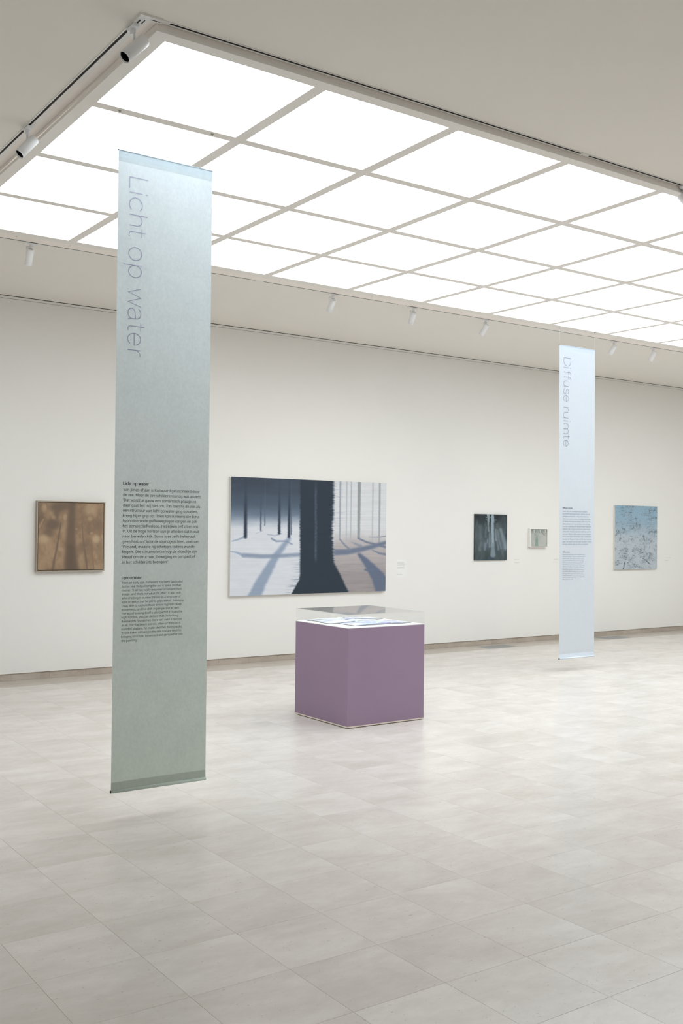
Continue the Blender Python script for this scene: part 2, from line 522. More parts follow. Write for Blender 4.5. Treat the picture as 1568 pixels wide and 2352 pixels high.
# pale boards between the skylight and the ceiling slots (wide along the far side)
trim2 = empty('trim_2', (0, 0, 0)); tag(trim2, 'pale pinkish boards framing the opening around the skylight', 'trim', kind='structure')
seg = [FX0 - 0.046, 4.75, 7.6, 10.4, 13.2, FX1]
for a, bb in zip(seg[:-1], seg[1:]):
    MB().box(a, bb - 0.0015, FY1, 8.4655, ZC - 0.004, ZC).build('board', M_FASCIA, trim2)
MB().box(1.958, FX0, 4.404, FY1 - 0.001, ZC - 0.003, ZC).build('board', M_FASCIA, trim2)
for xs in (2.6, 3.05, 3.6, 5.1, 6.2, 7.4, 8.5, 9.9, 11.0):
    sc = MB().rings([((xs, 8.37, ZC - 0.0055), 0.0038), ((xs, 8.37, ZC - 0.004), 0.0038)], n=8).build('screw', M_BLACK, trim2)

# ================================================================ lighting tracks
def track(label, axis, s0, s1, lo, hi, l0, l1, caps):
    """axis x or y; slot between lo..hi, lips l0..lo and hi..l1; caps = white couplers (start, end)"""
    mid = (s0 + s1) / 2
    root = empty('lighting_track', (mid, lo, ZC) if axis == 'x' else (lo, mid, ZC))
    tag(root, label, 'lighting track', 'tracks around the skylight')
    o = -np.array(root.location)

    def bx(mb, a, b, c, d, z0, z1):
        if axis == 'x': mb.box(a + o[0], b + o[0], c + o[1], d + o[1], z0 + o[2], z1 + o[2])
        else: mb.box(c + o[0], d + o[0], a + o[1], b + o[1], z0 + o[2], z1 + o[2])
    m = MB(); bx(m, s0, s1, l0, lo, ZC - 0.0040, ZC); bx(m, s0, s1, hi, l1, ZC - 0.0045, ZC)
    m.build('rail_profile', M_TRACK, root)
    m = MB(); bx(m, s0, s1, lo, hi, ZC - 0.0035, ZC - 0.0005); c = (lo + hi) / 2
    m.build('slot_channel', M_SLOT, root)
    m = MB(); bx(m, s0, s1, c - 0.0008, c + 0.0008, ZC - 0.0042, ZC - 0.0035)
    m.build('conductor', M_GAP, root)
    for a, b in caps:
        m = MB(); bx(m, a, b, lo - 0.001, hi + 0.001, ZC - 0.0046, ZC - 0.0030); m.build('coupler', M_TRACK, root)
    return root


track('white track with a black slot along the near edge of the skylight', 'x', 2.02, FX1, 4.3795, 4.3935, 4.3745, 4.405, [(2.02, 2.06), (4.85, 4.92)])
track('white track with a black slot along the skylight end edge carrying two spotlights', 'y', 4.46, 8.466, 1.918, 1.932, 1.911, 1.958, [(4.46, 4.50)])
track('white track with a thin dark slot at the skylight edge facing the picture wall', 'x', 1.96, FX1, 8.472, 8.486, 8.466, 8.492, [(4.9, 4.99), (6.62, 6.71), (9.42, 9.50)])
cn = empty('track_connector', (1.96, 4.40, ZC)); tag(cn, 'white corner connector joining two tracks at the skylight corner', 'connector')
MB().box(-0.05, 0.06, -0.03, 0.004, -0.010, 0).build('connector_arm', M_TRACK, cn)
MB().box(-0.05, -0.002, 0.004, 0.06, -0.010, 0).build('connector_arm', M_TRACK, cn)
m = MB(); m.box(-0.036, -0.03, 0.02, 0.055, -0.012, -0.010); m.box(-0.016, -0.012, 0.012, 0.05, -0.012, -0.010); m.box(0.01, 0.05, -0.013, -0.010, -0.012, -0.010)
tag(m.build('contact_slits', M_BLACK, cn), kind='stuff')

# ================================================================ spotlights
def spotlight(label, A, B, D, group, side=(1, 0, 0), rad=0.0295, lit=False):
    """A adapter point on the track, B centre of back cap, D centre of front opening"""
    root = empty('track_spotlight', (A[0], A[1], ZC))
    tag(root, label, 'spotlight', group)
    o = Vector((A[0], A[1], ZC))
    B = Vector(B) - o; D = Vector(D) - o
    ax = (D - B).normalized()
    L = (D - B).length
    along = Vector(side)
    other = Vector((-along.y, along.x, 0))
    # adapter lying in the track, then the pivot drum
    v = []
    for zz, h in ((-0.0105, 1.0), (-0.024, 0.85)):
        for sx, sy in ((-1, -1), (1, -1), (1, 1), (-1, 1)):
            p = along * (0.045 * sx * h) + other * (0.013 * sy * h)
            v.append((p.x, p.y, zz))
    v = v[4:] + v[:4]
    MB().hexa(v).build('track_adapter', M_SPOT, root)
    MB().rings([((0, 0, -0.024), 0.0135), ((0, 0, -0.030), 0.0135), ((0, 0, -0.0305), 0.0120), ((0, 0, -0.033), 0.0120), ((0, 0, -0.0335), 0.0135), ((0, 0, -0.049), 0.0130), ((0, 0, -0.0505), 0.0115)], n=20).build('pivot', M_SPOT, root)
    # arm down to the body, offset to one side
    mid = B + ax * (L * 0.36)
    sd = ax.cross(Vector((0, 0, 1)))
    if sd.length < 0.2: sd = other.copy()
    sd.normalize()
    if sd.dot(Vector(RR)) > 0: sd = -sd
    e = mid + sd * (rad * 0.98)
    top = Vector((e.x, e.y, -0.040))
    m = MB()
    tdir = Vector((-sd.y, sd.x, 0)).normalized()
    m.rings([(Vector((0, 0, -0.041)), 0.0042), (top, 0.0042)], n=8)
    w_ = tdir * 0.0055; t_ = sd * 0.0018
    p0, p1 = Vector((top.x, top.y, -0.035)), Vector((e.x, e.y, e.z - 0.006))
    m.hexa([tuple(p1 - w_ - t_), tuple(p1 + w_ - t_), tuple(p1 + w_ + t_), tuple(p1 - w_ + t_), tuple(p0 - w_ - t_), tuple(p0 + w_ - t_), tuple(p0 + w_ + t_), tuple(p0 - w_ + t_)])
    m.rings([(e - sd * 0.006, 0.008), (e + sd * 0.003, 0.008)], n=12)
    m.build('arm', M_SPOT, root)
    c = lambda t, r: (B + ax * (L * t), r)
    MB().rings([c(0.0, rad * 0.55), c(0.0, rad * 0.86), c(0.012, rad * 0.95), c(0.035, rad), c(0.955, rad), c(0.957, rad * 0.975), c(0.965, rad * 0.975), c(0.967, rad), c(1.0, rad * 0.99), c(1.0, rad * 0.92), c(0.90, rad * 0.88)], n=32, cap0=True, cap1=False, frame=ax).build('lamp_body', M_SPOT, root)
    MB().rings([c(0.992, rad * 0.93), c(0.80, rad * 0.80), c(0.72, rad * 0.55)], n=32, cap0=False, frame=ax).build('black_baffle', M_LENS, root)
    MB().rings([c(0.735, rad * 0.42), c(0.725, rad * 0.5)], n=20, frame=ax).build('lens', M_LENS, root)
    m = MB()
    q = ax.cross(sd).normalized()
    for k in range(5):
        if k == 2: continue
        for sg in (-1, 1):
            a0 = (k - 2) * 0.34
            p = B - ax * 0.0006 + (sd * math.sin(a0) * 0.62 + q * (math.cos(a0) * 0.62 * sg)) * rad
            m.rings([(p - ax * 0.0006, 0.0022), (p + ax * 0.0012, 0.0022)], n=6)
    tag(m.build('vent_shade_dots', M_GAP, root), kind='stuff')  # dark discs on the cap, painted shade of the vent openings
    if lit:
        ld = bpy.data.lights.new('lamp_beam', 'SPOT')
        ld.energy = LAMP_W; ld.spot_size = math.radians(95); ld.spot_blend = 1.0; ld.shadow_soft_size = 0.022
        ld.color = (1.0, 0.99, 0.97)
        lo = bpy.data.objects.new('lamp_beam', ld); COL.objects.link(lo)
        lo.parent = root
        lo.location = D + ax * 0.004
        lo.rotation_euler = ax.to_track_quat('-Z', 'Y').to_euler()
    return root


LAMP_W = 7.0
SPOTS = [
    ('white cylinder spotlight nearest the skylight corner, black opening turned outward', (1.925, 4.500, 0), (1.962, 4.448, 3.862), (1.856, 4.433, 3.747), (0, 1, 0)),
    ('white cylinder spotlight farther along the skylight end track, black opening turned outward', (1.925, 6.020, 0), (1.961, 5.998, 3.872), (1.867, 5.987, 3.757), (0, 1, 0)),
    ('white spotlight on the far track before the hanging green banner, above the brown painting', (2.757, 8.479, 0), (2.752, 8.480, 3.887), (2.755, 8.547, 3.768), (1, 0, 0)),
    ('white spotlight on the far track right above the large tree trunk painting', (5.792, 8.479, 0), (5.798, 8.475, 3.881), (5.805, 8.561, 3.779), (1, 0, 0)),
    ('white far-track spotlight second in the row after the green banner', (6.826, 8.479, 0), (6.832, 8.475, 3.884), (6.848, 8.558, 3.781), (1, 0, 0)),
    ('white far-track spotlight third in the row, above the dark forest painting', (7.853, 8.479, 0), (7.869, 8.468, 3.883), (7.850, 8.547, 3.776), (1, 0, 0)),
    ('white spotlight hanging just beyond the top of the light blue banner', (9.993, 8.479, 0), (10.008, 8.469, 3.895), (9.973, 8.529, 3.776), (1, 0, 0)),
    ('white last spotlight on the far track, second beyond the light blue banner', (10.741, 8.479, 0), (10.756, 8.469, 3.896), (10.749, 8.532, 3.778), (1, 0, 0)),
    ('white spotlight on the near track, cut off by the photo edge', (5.876, 4.387, 0), (5.853, 4.404, 3.886), (5.947, 4.341, 3.766), (1, 0, 0)),
]
for lab, A, B, D, sd in SPOTS:
    spotlight(lab, A, B, D, 'white spotlights on the skylight tracks', sd, lit=A[1] > 8)


# ================================================================ printed letters drawn as strokes
def arc(cx, cy, rx, ry, a0, a1, n=14):
    return [(cx + rx * math.cos(math.radians(a0 + (a1 - a0) * k / n)), cy + ry * math.sin(math.radians(a0 + (a1 - a0) * k / n))) for k in range(n + 1)]


XH = 0.70  # x-height in cap heights
H2 = XH / 2
GL = {  # strokes in units: cap height 1, x from 0 to width
    'L': (0.62, [[(0, 1.0), (0, 0), (0.62, 0)]]),
    'i': (0.0, [[(0, 0), (0, XH)], [(0, 0.87), (0, 1.0)]]),
    'c': (0.60, [arc(0.33, H2, 0.33, H2, 42, 318, 24)]),
    'h': (0.55, [[(0, 0), (0, 1.0)], [(0, 0.42)] + arc(0.275, 0.42, 0.275, 0.28, 180, 0) + [(0.55, 0)]]),
    't': (0.36, [[(0.12, 0.90), (0.12, 0.14)] + arc(0.26, 0.14, 0.14, 0.14, 180, 275, 7) + [(0.36, 0.015)], [(-0.06, XH), (0.34, XH)]]),
    'o': (0.66, [arc(0.33, H2, 0.33, H2, 0, 360, 30)]),
    'p': (0.66, [[(0, XH), (0, -0.28)], arc(0.34, H2, 0.33, H2, 0, 360, 30)]),
    'w': (0.92, [[(0, XH), (0.22, 0), (0.46, XH), (0.70, 0), (0.92, XH)]]),
    'a': (0.56, [arc(0.27, 0.47, 0.26, 0.23, 160, 90, 5) + arc(0.27, 0.44, 0.25, 0.26, 90, 0, 8) + [(0.52, 0.14), (0.56, 0.0)], [(0.52, 0.42), (0.25, 0.38)] + arc(0.22, 0.19, 0.2, 0.19, 90, 270, 12) + arc(0.25, 0.25, 0.27, 0.25, 275, 355, 7)]),
    'e': (0.64, [[(0.02, H2), (0.64, H2)] + arc(0.33, H2, 0.32, H2, 0, 322, 28)]),
    'r': (0.34, [[(0, 0), (0, XH)], [(0, 0.38)] + arc(0.30, 0.38, 0.30, 0.30, 180, 90, 8) + [(0.36, 0.69)]]),
    'D': (0.76, [[(0, 0), (0, 1.0), (0.32, 1.0)] + arc(0.32, 0.5, 0.44, 0.5, 90, -90, 20) + [(0, 0)]]),
    'f': (0.36, [[(0.11, 0), (0.11, 0.84)] + arc(0.26, 0.85, 0.15, 0.14, 180, 85, 7) + [(0.36, 1.0)], [(-0.05, XH), (0.33, XH)]]),
    'u': (0.54, [[(0, XH), (0, 0.27)] + arc(0.265, 0.27, 0.265, 0.27, 180, 360, 14) + [(0.54, XH)], [(0.54, 0.3), (0.54, 0)]]),
    's': (0.5, [arc(0.26, 0.53, 0.22, 0.17, 20, 90, 5) + arc(0.26, 0.53, 0.22, 0.17, 90, 250, 10)[1:] + arc(0.26, 0.17, 0.24, 0.18, 70, -90, 10) + arc(0.26, 0.17, 0.24, 0.17, 270, 190, 6)[1:]]),
    'm': (0.90, [[(0, 0), (0, XH)], [(0, 0.45)] + arc(0.225, 0.45, 0.225, 0.25, 180, 0, 12) + [(0.45, 0)], [(0.45, 0.45)] + arc(0.675, 0.45, 0.225, 0.25, 180, 0, 12) + [(0.90, 0)]]),
}


def ribbon(mb, pts, wd, T):
    """flat stroke of width wd following pts, T maps (u, v) to 3-D"""
    n = len(pts)
    L, R = [], []
    for k in range(n):
        p = Vector(pts[k])
        a = (p - Vector(pts[k - 1])) if k > 0 else (Vector(pts[1]) - p)
        b = (Vector(pts[k + 1]) - p) if k < n - 1 else a
        if a.length < 1e-9: a = b
        if b.length < 1e-9: b = a
        a.normalize(); b.normalize()
        t = a + b
        if t.length < 1e-6: t = a
        t.normalize()
        nn = Vector((-t.y, t.x))
        ca = max(0.45, nn.dot(Vector((-a.y, a.x))))
        off = nn * (wd / 2 / ca)
        L.append(p + off); R.append(p - off)
    v = [T(q.x, q.y) for q in L] + [T(q.x, q.y) for q in R]
    mb.add(v, [(k, k + 1, n + k + 1, n + k) for k in range(n - 1)])


def vertical_title(letters, xb, cap, y, parent, mat, wd, off):
    """letters: (char, z_start, z_end); baseline at x = xb, tops towards +x, read downwards"""
    mb = MB(); ks = 0
    for ch, za, zb in letters:
        w0, strokes = GL[ch]
        s = (za - zb) / w0 if w0 > 0.2 and zb is not None else cap
        for st in strokes:
            ks += 1
            pts = [(u * s, v * cap) for u, v in st]
            ny = (ks % 4) * 0.00006
            ribbon(mb, pts, wd, lambda u, v: (xb + v + off[0], y - ny + off[1], za - u + off[2]))
    return tag(mb.build('printed_title', mat, parent), kind='stuff')


FONT = None
try:
    import os
    fp = os.path.join(bpy.utils.system_resource('DATAFILES', path='fonts'), 'NotoSansHebrew-Regular.woff2')
    if os.path.exists(fp): FONT = bpy.data.fonts.load(fp)
except Exception:
    FONT = None


def text_mesh(body, size, bold=0.0):
    cu = bpy.data.curves.new('text', 'FONT')
    cu.body = body
    if FONT is not None: cu.font = FONT
    cu.size = 10.0
    cu.resolution_u = 3
    o = bpy.data.objects.new('text', cu)
    COL.objects.link(o)
    bpy.context.view_layer.update()
    dg = bpy.context.evaluated_depsgraph_get()
    me = o.evaluated_get(dg).to_mesh()
    vs = size / 10.0 * np.array([v.co[:] for v in me.vertices]) if len(me.vertices) else np.zeros((0, 3))
    fs = [tuple(p.vertices) for p in me.polygons]
    o.evaluated_get(dg).to_mesh_clear()
    bpy.data.objects.remove(o)
    bpy.data.curves.remove(cu)
    return vs, fs


def paragraph(name, lines, x0, rights, z_first, z_last, size, y, parent, mat, bold, off, lean=0.0):
    mb = MB()
    n = len(lines)
    for k, ln in enumerate(lines):
        z = z_first + (z_last - z_first) * (k / max(1, n - 1))
        vs, fs = text_mesh(ln, size, bold)
        if not len(vs): continue
        xr = rights[k]
        vs = vs.copy()
        vs[:, 0] -= vs[:, 0].min()
        if xr: vs[:, 0] *= (xr - x0) / vs[:, 0].max()
        # a heavier face is the same outline laid down again, shifted by a hair
        for q, (dx, dz) in enumerate(((0, 0), (bold, 0), (-bold, 0), (0, bold * 0.6), (0, -bold * 0.6)) if bold else ((0, 0),)):
            mb.add([(x0 + a + dx + off[0], y - q * 0.00002 + off[1], z + b + dz + off[2]) for a, b, _ in vs], fs)
    return tag(mb.build(name, mat, parent), kind='stuff')


# ================================================================ banners
def banner(label, xt0, xt1, xb0, xb1, zt, zb, y, mat, mat_hem, mat_hem2, mat_over, dz):
    """cloth hangs between a thin top rod and a heavier bottom rod, leaning very slightly sideways"""
    cx = (xt0 + xt1) / 2
    root = empty('hanging_banner', (cx, y, zt)); tag(root, label, 'banner', 'text banners hung from the skylight frame')
    o = (-cx, -y, -zt)

    def xl(z): t = (zt - z) / (zt - zb); return xt0 + (xb0 - xt0) * t
    def xr(z): t = (zt - z) / (zt - zb); return xt1 + (xb1 - xt1) * t

    def strip(name, za, zc, th, mt, yo=0.0, n=24, wav=0.0006):
        m = MB(); v = []; f = []
        nz = n
        for s in (-1, 1):
            for k in range(nz + 1):
                z = za + (zc - za) * k / nz
                for i in range(5):
                    u = i / 4
                    x = xl(z) + (xr(z) - xl(z)) * u
                    bow = 0.0015 * math.sin(math.pi * u) + wav * math.sin(z * 3.1 + u * 2)
                    v.append((x + o[0], y + yo + s * th / 2 + bow + o[1], z + o[2]))
        W = (nz + 1) * 5
        for k in range(nz):
            for i in range(4):
                a = k * 5 + i
                f.append((a, a + 1, a + 6, a + 5)); f.append((W + a, W + a + 5, W + a + 6, W + a + 1))
            for i in (0, 4):
                a = k * 5 + i
                f.append((a, a + 5, W + a + 5, W + a) if i == 0 else (a, W + a, W + a + 5, a + 5))
        for i in range(4):
            f.append((i, W + i, W + i + 1, i + 1)); a = nz * 5 + i
            f.append((a, a + 1, W + a + 1, W + a))
        m.add(v, f, 0, False)
        return m.build(name, mt, root)
    def sheet(name, za, zc, mt, n=24, wav=0.0006, yo=0.0):
        v = []; f = []
        for k in range(n + 1):
            z = za + (zc - za) * k / n
            for i in range(5):
                u = i / 4
                v.append((xl(z) + (xr(z) - xl(z)) * u + o[0], y + yo + 0.0015 * math.sin(math.pi * u) + wav * math.sin(z * 3.1 + u * 2) + o[1], z + o[2]))
        for k in range(n):
            for i in range(4):
                a = k * 5 + i
                f.append((a, a + 5, a + 6, a + 1))
        return MB().add(v, f, 0, True).build(name, mt, root)
    sheet('cloth', zt - 0.004, zb + 0.010, mat, n=40)
    sheet('top_hem', zt - 0.004, zt - 0.043, mat_hem2, n=4, yo=-0.0012)
    sheet('hem_overlap', zt - 0.0432, zt - 0.062, mat_over, n=2, yo=0.0012)
    strip('bottom_hem', zb + 0.012, zb + 0.046, 0.0034, mat_hem, n=4)
    strip('hem_fold', zb + 0.0462, zb + 0.060, 0.0022, mat_hem, n=2)
    m = MB(); m.rings([((xt0 + o[0] - 0.001, 0, -0.003), 0.0035), ((xt1 + o[0] + 0.001, 0, -0.003), 0.0035)], n=12)
    m.build('top_rod', mat, root)
    zz = zb + 0.0095 - zt
    MB().rings([((xb0 + o[0] - 0.001, 0, zz), 0.0095), ((xb1 + o[0] + 0.001, 0, zz), 0.0095)], n=16).build('bottom_rod', mat_hem, root)
    m = MB()
    m.rings([((xt0 + o[0] - 0.003, 0, -0.003), 0.0042), ((xt0 + o[0] - 0.0005, 0, -0.003), 0.0042)], n=10)
    m.build('rod_cap', M_BLACK, root)
    m = MB(); m.rings([((xb0 + o[0] - 0.004, 0, zz), 0.0085), ((xb0 + o[0] - 0.0008, 0, zz), 0.0085)], n=14)
    m.build('rod_cap', M_GAP, root)
    for xh in (xt0 + 0.004, xt1 - 0.004):
        hz = ZF - 0.025 + dz - zt
        MB().rings([((xh + o[0], 0, -0.001), 0.0006), ((xh + o[0], 0, hz), 0.0006)], n=6).build('hanging_string', M_STRING, root)
    return root, o


M_STRING = mat_plain('pale_nylon_string', (225, 226, 224), 0.4, 0.4, var=0.01)


def hook(label, x, y, z):
    root = empty('ceiling_hook', (x, y, z)); tag(root, label, 'hook', 'hooks holding the banners')
    MB().rings([((0, 0, 0), 0.0085), ((0, 0, -0.0035), 0.0085), ((0, 0, -0.0042), 0.0078)], n=20).build('magnet_disc', M_STEEL, root)
    MB().rings([((0, 0, -0.004), 0.0036), ((0, 0, -0.0085), 0.0030)], n=12).build('socket', M_STEEL, root)
    pts = [(0, 0, -0.008), (0, 0, -0.013)]
    for k in range(10):
        a = math.radians(180 - 20 * k)
        pts.append((0.0042 + 0.0042 * math.cos(a), 0, -0.020 - 0.0048 * math.sin(a) if True else 0))
    pts = [(-0.000, 0, -0.008), (0, 0, -0.012)] + [(-0.0042 * math.sin(math.radians(t)) * 1.0, 0, -0.012 - 0.0055 * (1 - math.cos(math.radians(t)))) for t in (25, 50, 75, 100)] + [(-0.0035, 0, -0.0225), (-0.001, 0, -0.025), (0.002, 0, -0.0245), (0.0042, 0, -0.021), (0.0046, 0, -0.018)]
    MB().rings([((p[0] * 1.3, 0, -0.008 + (p[2] + 0.008) * 1.3), 0.0013) for p in pts], n=8).build('wire_hook', M_STEEL, root)
    return root


TITLE1 = [('L', 3.542, 3.479), ('i', 3.457, None), ('c', 3.430, 3.358), ('h', 3.333, 3.273), ('t', 3.252, 3.210), ('o', 3.152, 3.080), ('p', 3.051, 2.985),
          ('w', 2.924, 2.822), ('a', 2.812, 2.749), ('t', 2.725, 2.685), ('e', 2.673, 2.607), ('r', 2.578, 2.545)]
NL1 = ['Van jongs af aan is Kuitwaard gefascineerd door', 'de zee. Maar de zee schilderen is nog wat anders:', '\u2018Dat wordt al gauw een romantisch plaatje en',
       'daar gaat het mij niet om.\u2019 Pas toen hij de zee als', 'een structuur van licht op water ging opvatten,', 'kreeg hij er grip op: \u2018Toen kon ik ineens die bijna',
       'hypnotiserende golfbewegingen vangen en ook', 'het perspectiefverloop. Het kijken zelf zit er ook', 'in. Uit de hoge horizon kun je afleiden dat ik wat',
       'naar beneden kijk. Soms is er zelfs helemaal', 'geen horizon.\u2019 Voor de strandgezichten, vaak van', 'Vlieland, maakte hij schetsjes tijdens wande-',
       'lingen. \u2018Die schuimvlokken op de vloedlijn zijn', 'ideaal om structuur, beweging en perspectief', 'in het schilderij te brengen.\u2019']
NR1 = [2.744, 2.755, 2.723, 2.749, 2.735, 2.743, 2.732, 2.739, 2.744, 2.716, 2.744, 2.724, 2.733, 2.723, 2.552]
EN1 = ['From an early age, Kuitwaard has been fascinated', 'by the sea. But painting the sea is quite another', 'matter: \u2018It all too easily becomes a romanticised',
       'image, and that\u2019s not what I\u2019m after.\u2019 It was only', 'when he began to view the sea as a structure of', 'light on water that he got to grips with it: \u2018Suddenly',
       'I was able to capture those almost hypnotic wave', 'movements and the shift in perspective as well.', 'The act of looking itself is also part of it. From the',
       'high horizon, you can deduce that I\u2019m looking', 'downwards. Sometimes there isn\u2019t even a horizon', 'at all.\u2019 For the beach scenes, often of the Dutch',
       'island of Vlieland, he made sketches during walks.', '\u2018Those flakes of foam on the tide line are ideal for', 'bringing structure, movement and perspective into', 'the painting.\u2019']
ER1 = [2.644, 2.636, 2.636, 2.634, 2.633, 2.652, 2.638, 2.626, 2.645, 2.618, 2.641, 2.633, 2.647, 2.642, 2.648, 2.374]

M_B1 = mat_fabric('blue_green_print_cloth', (205, 216, 222), (209, 218, 219), (203, 215, 207), 0.13, 3.68, 0.035)
M_B1H = mat_fabric('blue_green_hem', (222, 232, 238), (214, 223, 224), (214, 226, 218), 0.13, 3.68, 0.02, transl=0.15)
M_B1H2 = mat_fabric('blue_green_hem_overlap', (216, 228, 234), (206, 216, 216), (200, 212, 200), 0.13, 3.68, 0.02)
M_HO = mat_fabric('pale_hem_overlap', (246, 250, 251), (246, 250, 251), (246, 250, 251), 0.13, 3.68, 0.01)
b1, o1 = banner('tall blue-green text banner with the large words Licht op water', 2.221, 2.803, 2.2295, 2.8065, 3.682, 0.131, 5.3655, M_B1, M_B1H, M_B1H2, M_HO, 0.0)
YT = 5.3655 - 0.0022
vertical_title(TITLE1, 2.289, 0.110, YT, b1, M_INKL, 0.0050, o1)

paragraph('printed_heading', ['Licht op water'], 2.2755, [2.427], 1.827, 1.827, 0.0285, YT, b1, M_INK, 0.0008, o1)
paragraph('printed_text', NL1, 2.276, NR1, 1.793, 1.391, 0.0268, YT, b1, M_INK, 0.0002, o1)
paragraph('printed_heading', ['Light on Water'], 2.2755, [2.393], 1.306, 1.306, 0.0215, YT, b1, M_INK, 0.0006, o1)
paragraph('printed_text', EN1, 2.276, ER1, 1.280, 0.959, 0.0205, YT, b1, M_INK, 0.00015, o1)

T2 = [('D', 3.559, 3.467), ('i', 3.447, None), ('f', 3.410, 3.365), ('f', 3.353, 3.311), ('u', 3.297, 3.236), ('s', 3.211, 3.147), ('e', 3.133, 3.065),
      ('r', 2.997, 2.958), ('u', 2.940, 2.876), ('i', 2.844, None), ('m', 2.808, 2.698), ('t', 2.680, 2.641), ('e', 2.623, 2.555)]
NL2 = ['Naast zee- en strandgezichten schildert', 'Kuitwaard veel bosgezichten. \u2018Bomen zijn een', 'dankbaar onderwerp\u2019, aldus de kunstenaar.', '\u2018Zet de ene boom achter de andere en je hebt',
       'al meteen structuur en diepte.\u2019 Maar er is niet', 'alleen perspectief naar achteren, ook omhoog', 'is er een verdwijnpunt. Hoewel bomen statische', 'objecten zijn, krijg je zo toch een dynamische',
       'compositie. Daarbij zorgt het invallende zonlicht', 'voor een diffuse ruimte, waarin vormen verzach-', 'ten en met elkaar versmolten raken. Schilderijen', 'met de titel \u2018Bosgrond\u2019 laten de blik naar beneden',
       'gaan. \u2018Dan begint het soms weer op water te lijken', 'met dat subtiele spel van licht en schaduw.\u2019']
NR2 = [8.720 + (9.199 - 8.720) * t / 775 for t in (660, 735, 705, 745, 745, 735, 765, 745, 770, 765, 770, 778, 778, 695)]
EN2 = ['Besides sea and beach scenes, Kuitwaard paints', 'many forest scenes. \u2018Trees are a rewarding subject,\u2019', 'says the artist. \u2018Place one tree behind another', 'and you immediately have structure and depth.\u2019',
       'But there is not only perspective towards the', 'background; there is also a vanishing point', 'upwards. Although trees are static objects, this', 'still creates a dynamic composition. Moreover,',
       'the incoming sunlight creates a diffuse space, in', 'which forms soften and merge with one another.', 'Paintings titled \u2018Forest Floor\u2019 show the view', 'looking downwards. \u2018In that case, it sometimes',
       'starts to resemble water again, with that subtle', 'play of light and shade.\u2019']
ER2 = [8.727 + (9.090 - 8.727) * t / 595 for t in (605, 620, 580, 580, 560, 540, 595, 580, 595, 590, 550, 590, 590, 295)]
M_B2 = mat_fabric('pale_blue_print_cloth', (220, 230, 242), (226, 235, 244), (230, 238, 247), 0.13, 3.70, 0.010)  # wash lightens downwards, making up in colour for weaker light
M_B2H = mat_fabric('pale_blue_hem', (224, 233, 243), (222, 231, 241), (222, 232, 243), 0.13, 3.70, 0.008, transl=0.0)
Y2 = 8.123
b2, o2 = banner('tall pale blue text banner with the large words Diffuse ruimte', 8.652, 9.243, 8.686, 9.262, 3.699, 0.144, Y2, M_B2, M_B2H, M_B2, M_HO, 0.0)
YT2 = Y2 - 0.0024
vertical_title(T2, 8.725, 0.113, YT2, b2, M_INKL2, 0.0050, o2)
paragraph('printed_heading', ['Diffuse ruimte'], 8.722, [8.880], 1.847, 1.847, 0.0285, YT2, b2, M_INK2H, 0.0008, o2)
paragraph('printed_text', NL2, 8.722, NR2, 1.811, 1.437, 0.0268, YT2, b2, M_INK2, 0.0, o2)
paragraph('printed_heading', ['Diffuse space'], 8.727, [8.843], 1.349, 1.349, 0.0215, YT2, b2, M_INK2H, 0.0006, o2)
paragraph('printed_text', EN2, 8.727, ER2, 1.322, 1.044, 0.0205, YT2, b2, M_INK2, 0.0, o2)

hook('small steel magnet hook above the outer end of the blue-green banner', 2.225, 5.3655, ZF + SAG[1])
hook('small steel magnet hook above the inner end of the blue-green banner', 2.799, 5.3655, ZF + SAG[1])
hook('small steel magnet hook above the title side of the pale blue banner', 8.656, Y2, ZF)
hook('small steel magnet hook above the plain side of the pale blue banner', 9.239, Y2, ZF)

# ================================================================ display case
case = empty('display_case', (5.168, 7.111, 0)); tag(case, 'purple display plinth with a low clear acrylic cover over open sketchbooks', 'display case')
ox, oy = 5.168, 7.111
PX0, PX1, PY0, PY1 = 4.775 - ox, 5.561 - ox, 6.722 - oy, 7.500 - oy
MB().box(PX0 + 0.004, PX1 - 0.004, PY0 + 0.004, PY1 - 0.004, 0.017, 0.796).build('carcass', M_PURPLE, case)
for a in ((PX0, PX1, PY0, PY0 + 0.004), (PX0, PX1, PY1 - 0.004, PY1), (PX0, PX0 + 0.004, PY0 + 0.004, PY1 - 0.004), (PX1 - 0.004, PX1, PY0 + 0.004, PY1 - 0.004)):
    MB().box(*a, 0.0165, 0.797).build('side_panel', M_PURPLE, case)
MB().box(PX0 + 0.0005, PX1 - 0.0005, PY0 + 0.0005, PY1 - 0.0005, 0.006, 0.0165).build('base_board', M_PLY, case)
for sx in (PX0 + 0.03, PX1 - 0.03):
    for sy in (PY0 + 0.03, PY1 - 0.03):
        MB().rings([((sx, sy, 0.0), 0.012), ((sx, sy, 0.0058), 0.012)], n=14).build('foot', M_BLACK, case)
MB().box(PX0 + 0.001, PX1 - 0.001, PY0 + 0.001, PY1 - 0.001, 0.797, 0.8015).build('display_board', M_BOARD, case)
cov = MB()
T = 0.004
cx0, cx1, cy0, cy1, cz0, cz1 = PX0 + 0.003, PX1 - 0.003, PY0 + 0.003, PY1 - 0.003, 0.8018, 0.907
panes = [(cx0, cx1, cy0, cy0 + T, cz0, cz1 - T), (cx0, cx1, cy1 - T, cy1, cz0, cz1 - T), (cx0, cx0 + T, cy0 + T, cy1 - T, cz0, cz1 - T), (cx1 - T, cx1, cy0 + T, cy1 - T, cz0, cz1 - T), (cx0, cx1, cy0, cy1, cz1 - T, cz1)]
for p in panes:
    MB().box(*p).build('acrylic_sheet', M_GLASS, case)
m = MB(); e = 0.0007
for (sx, sy) in ((cx0, cy0), (cx1, cy0), (cx0, cy1), (cx1, cy1)):
    m.box(sx - e, sx + e, sy - e, sy + e, cz0, cz1 + e)
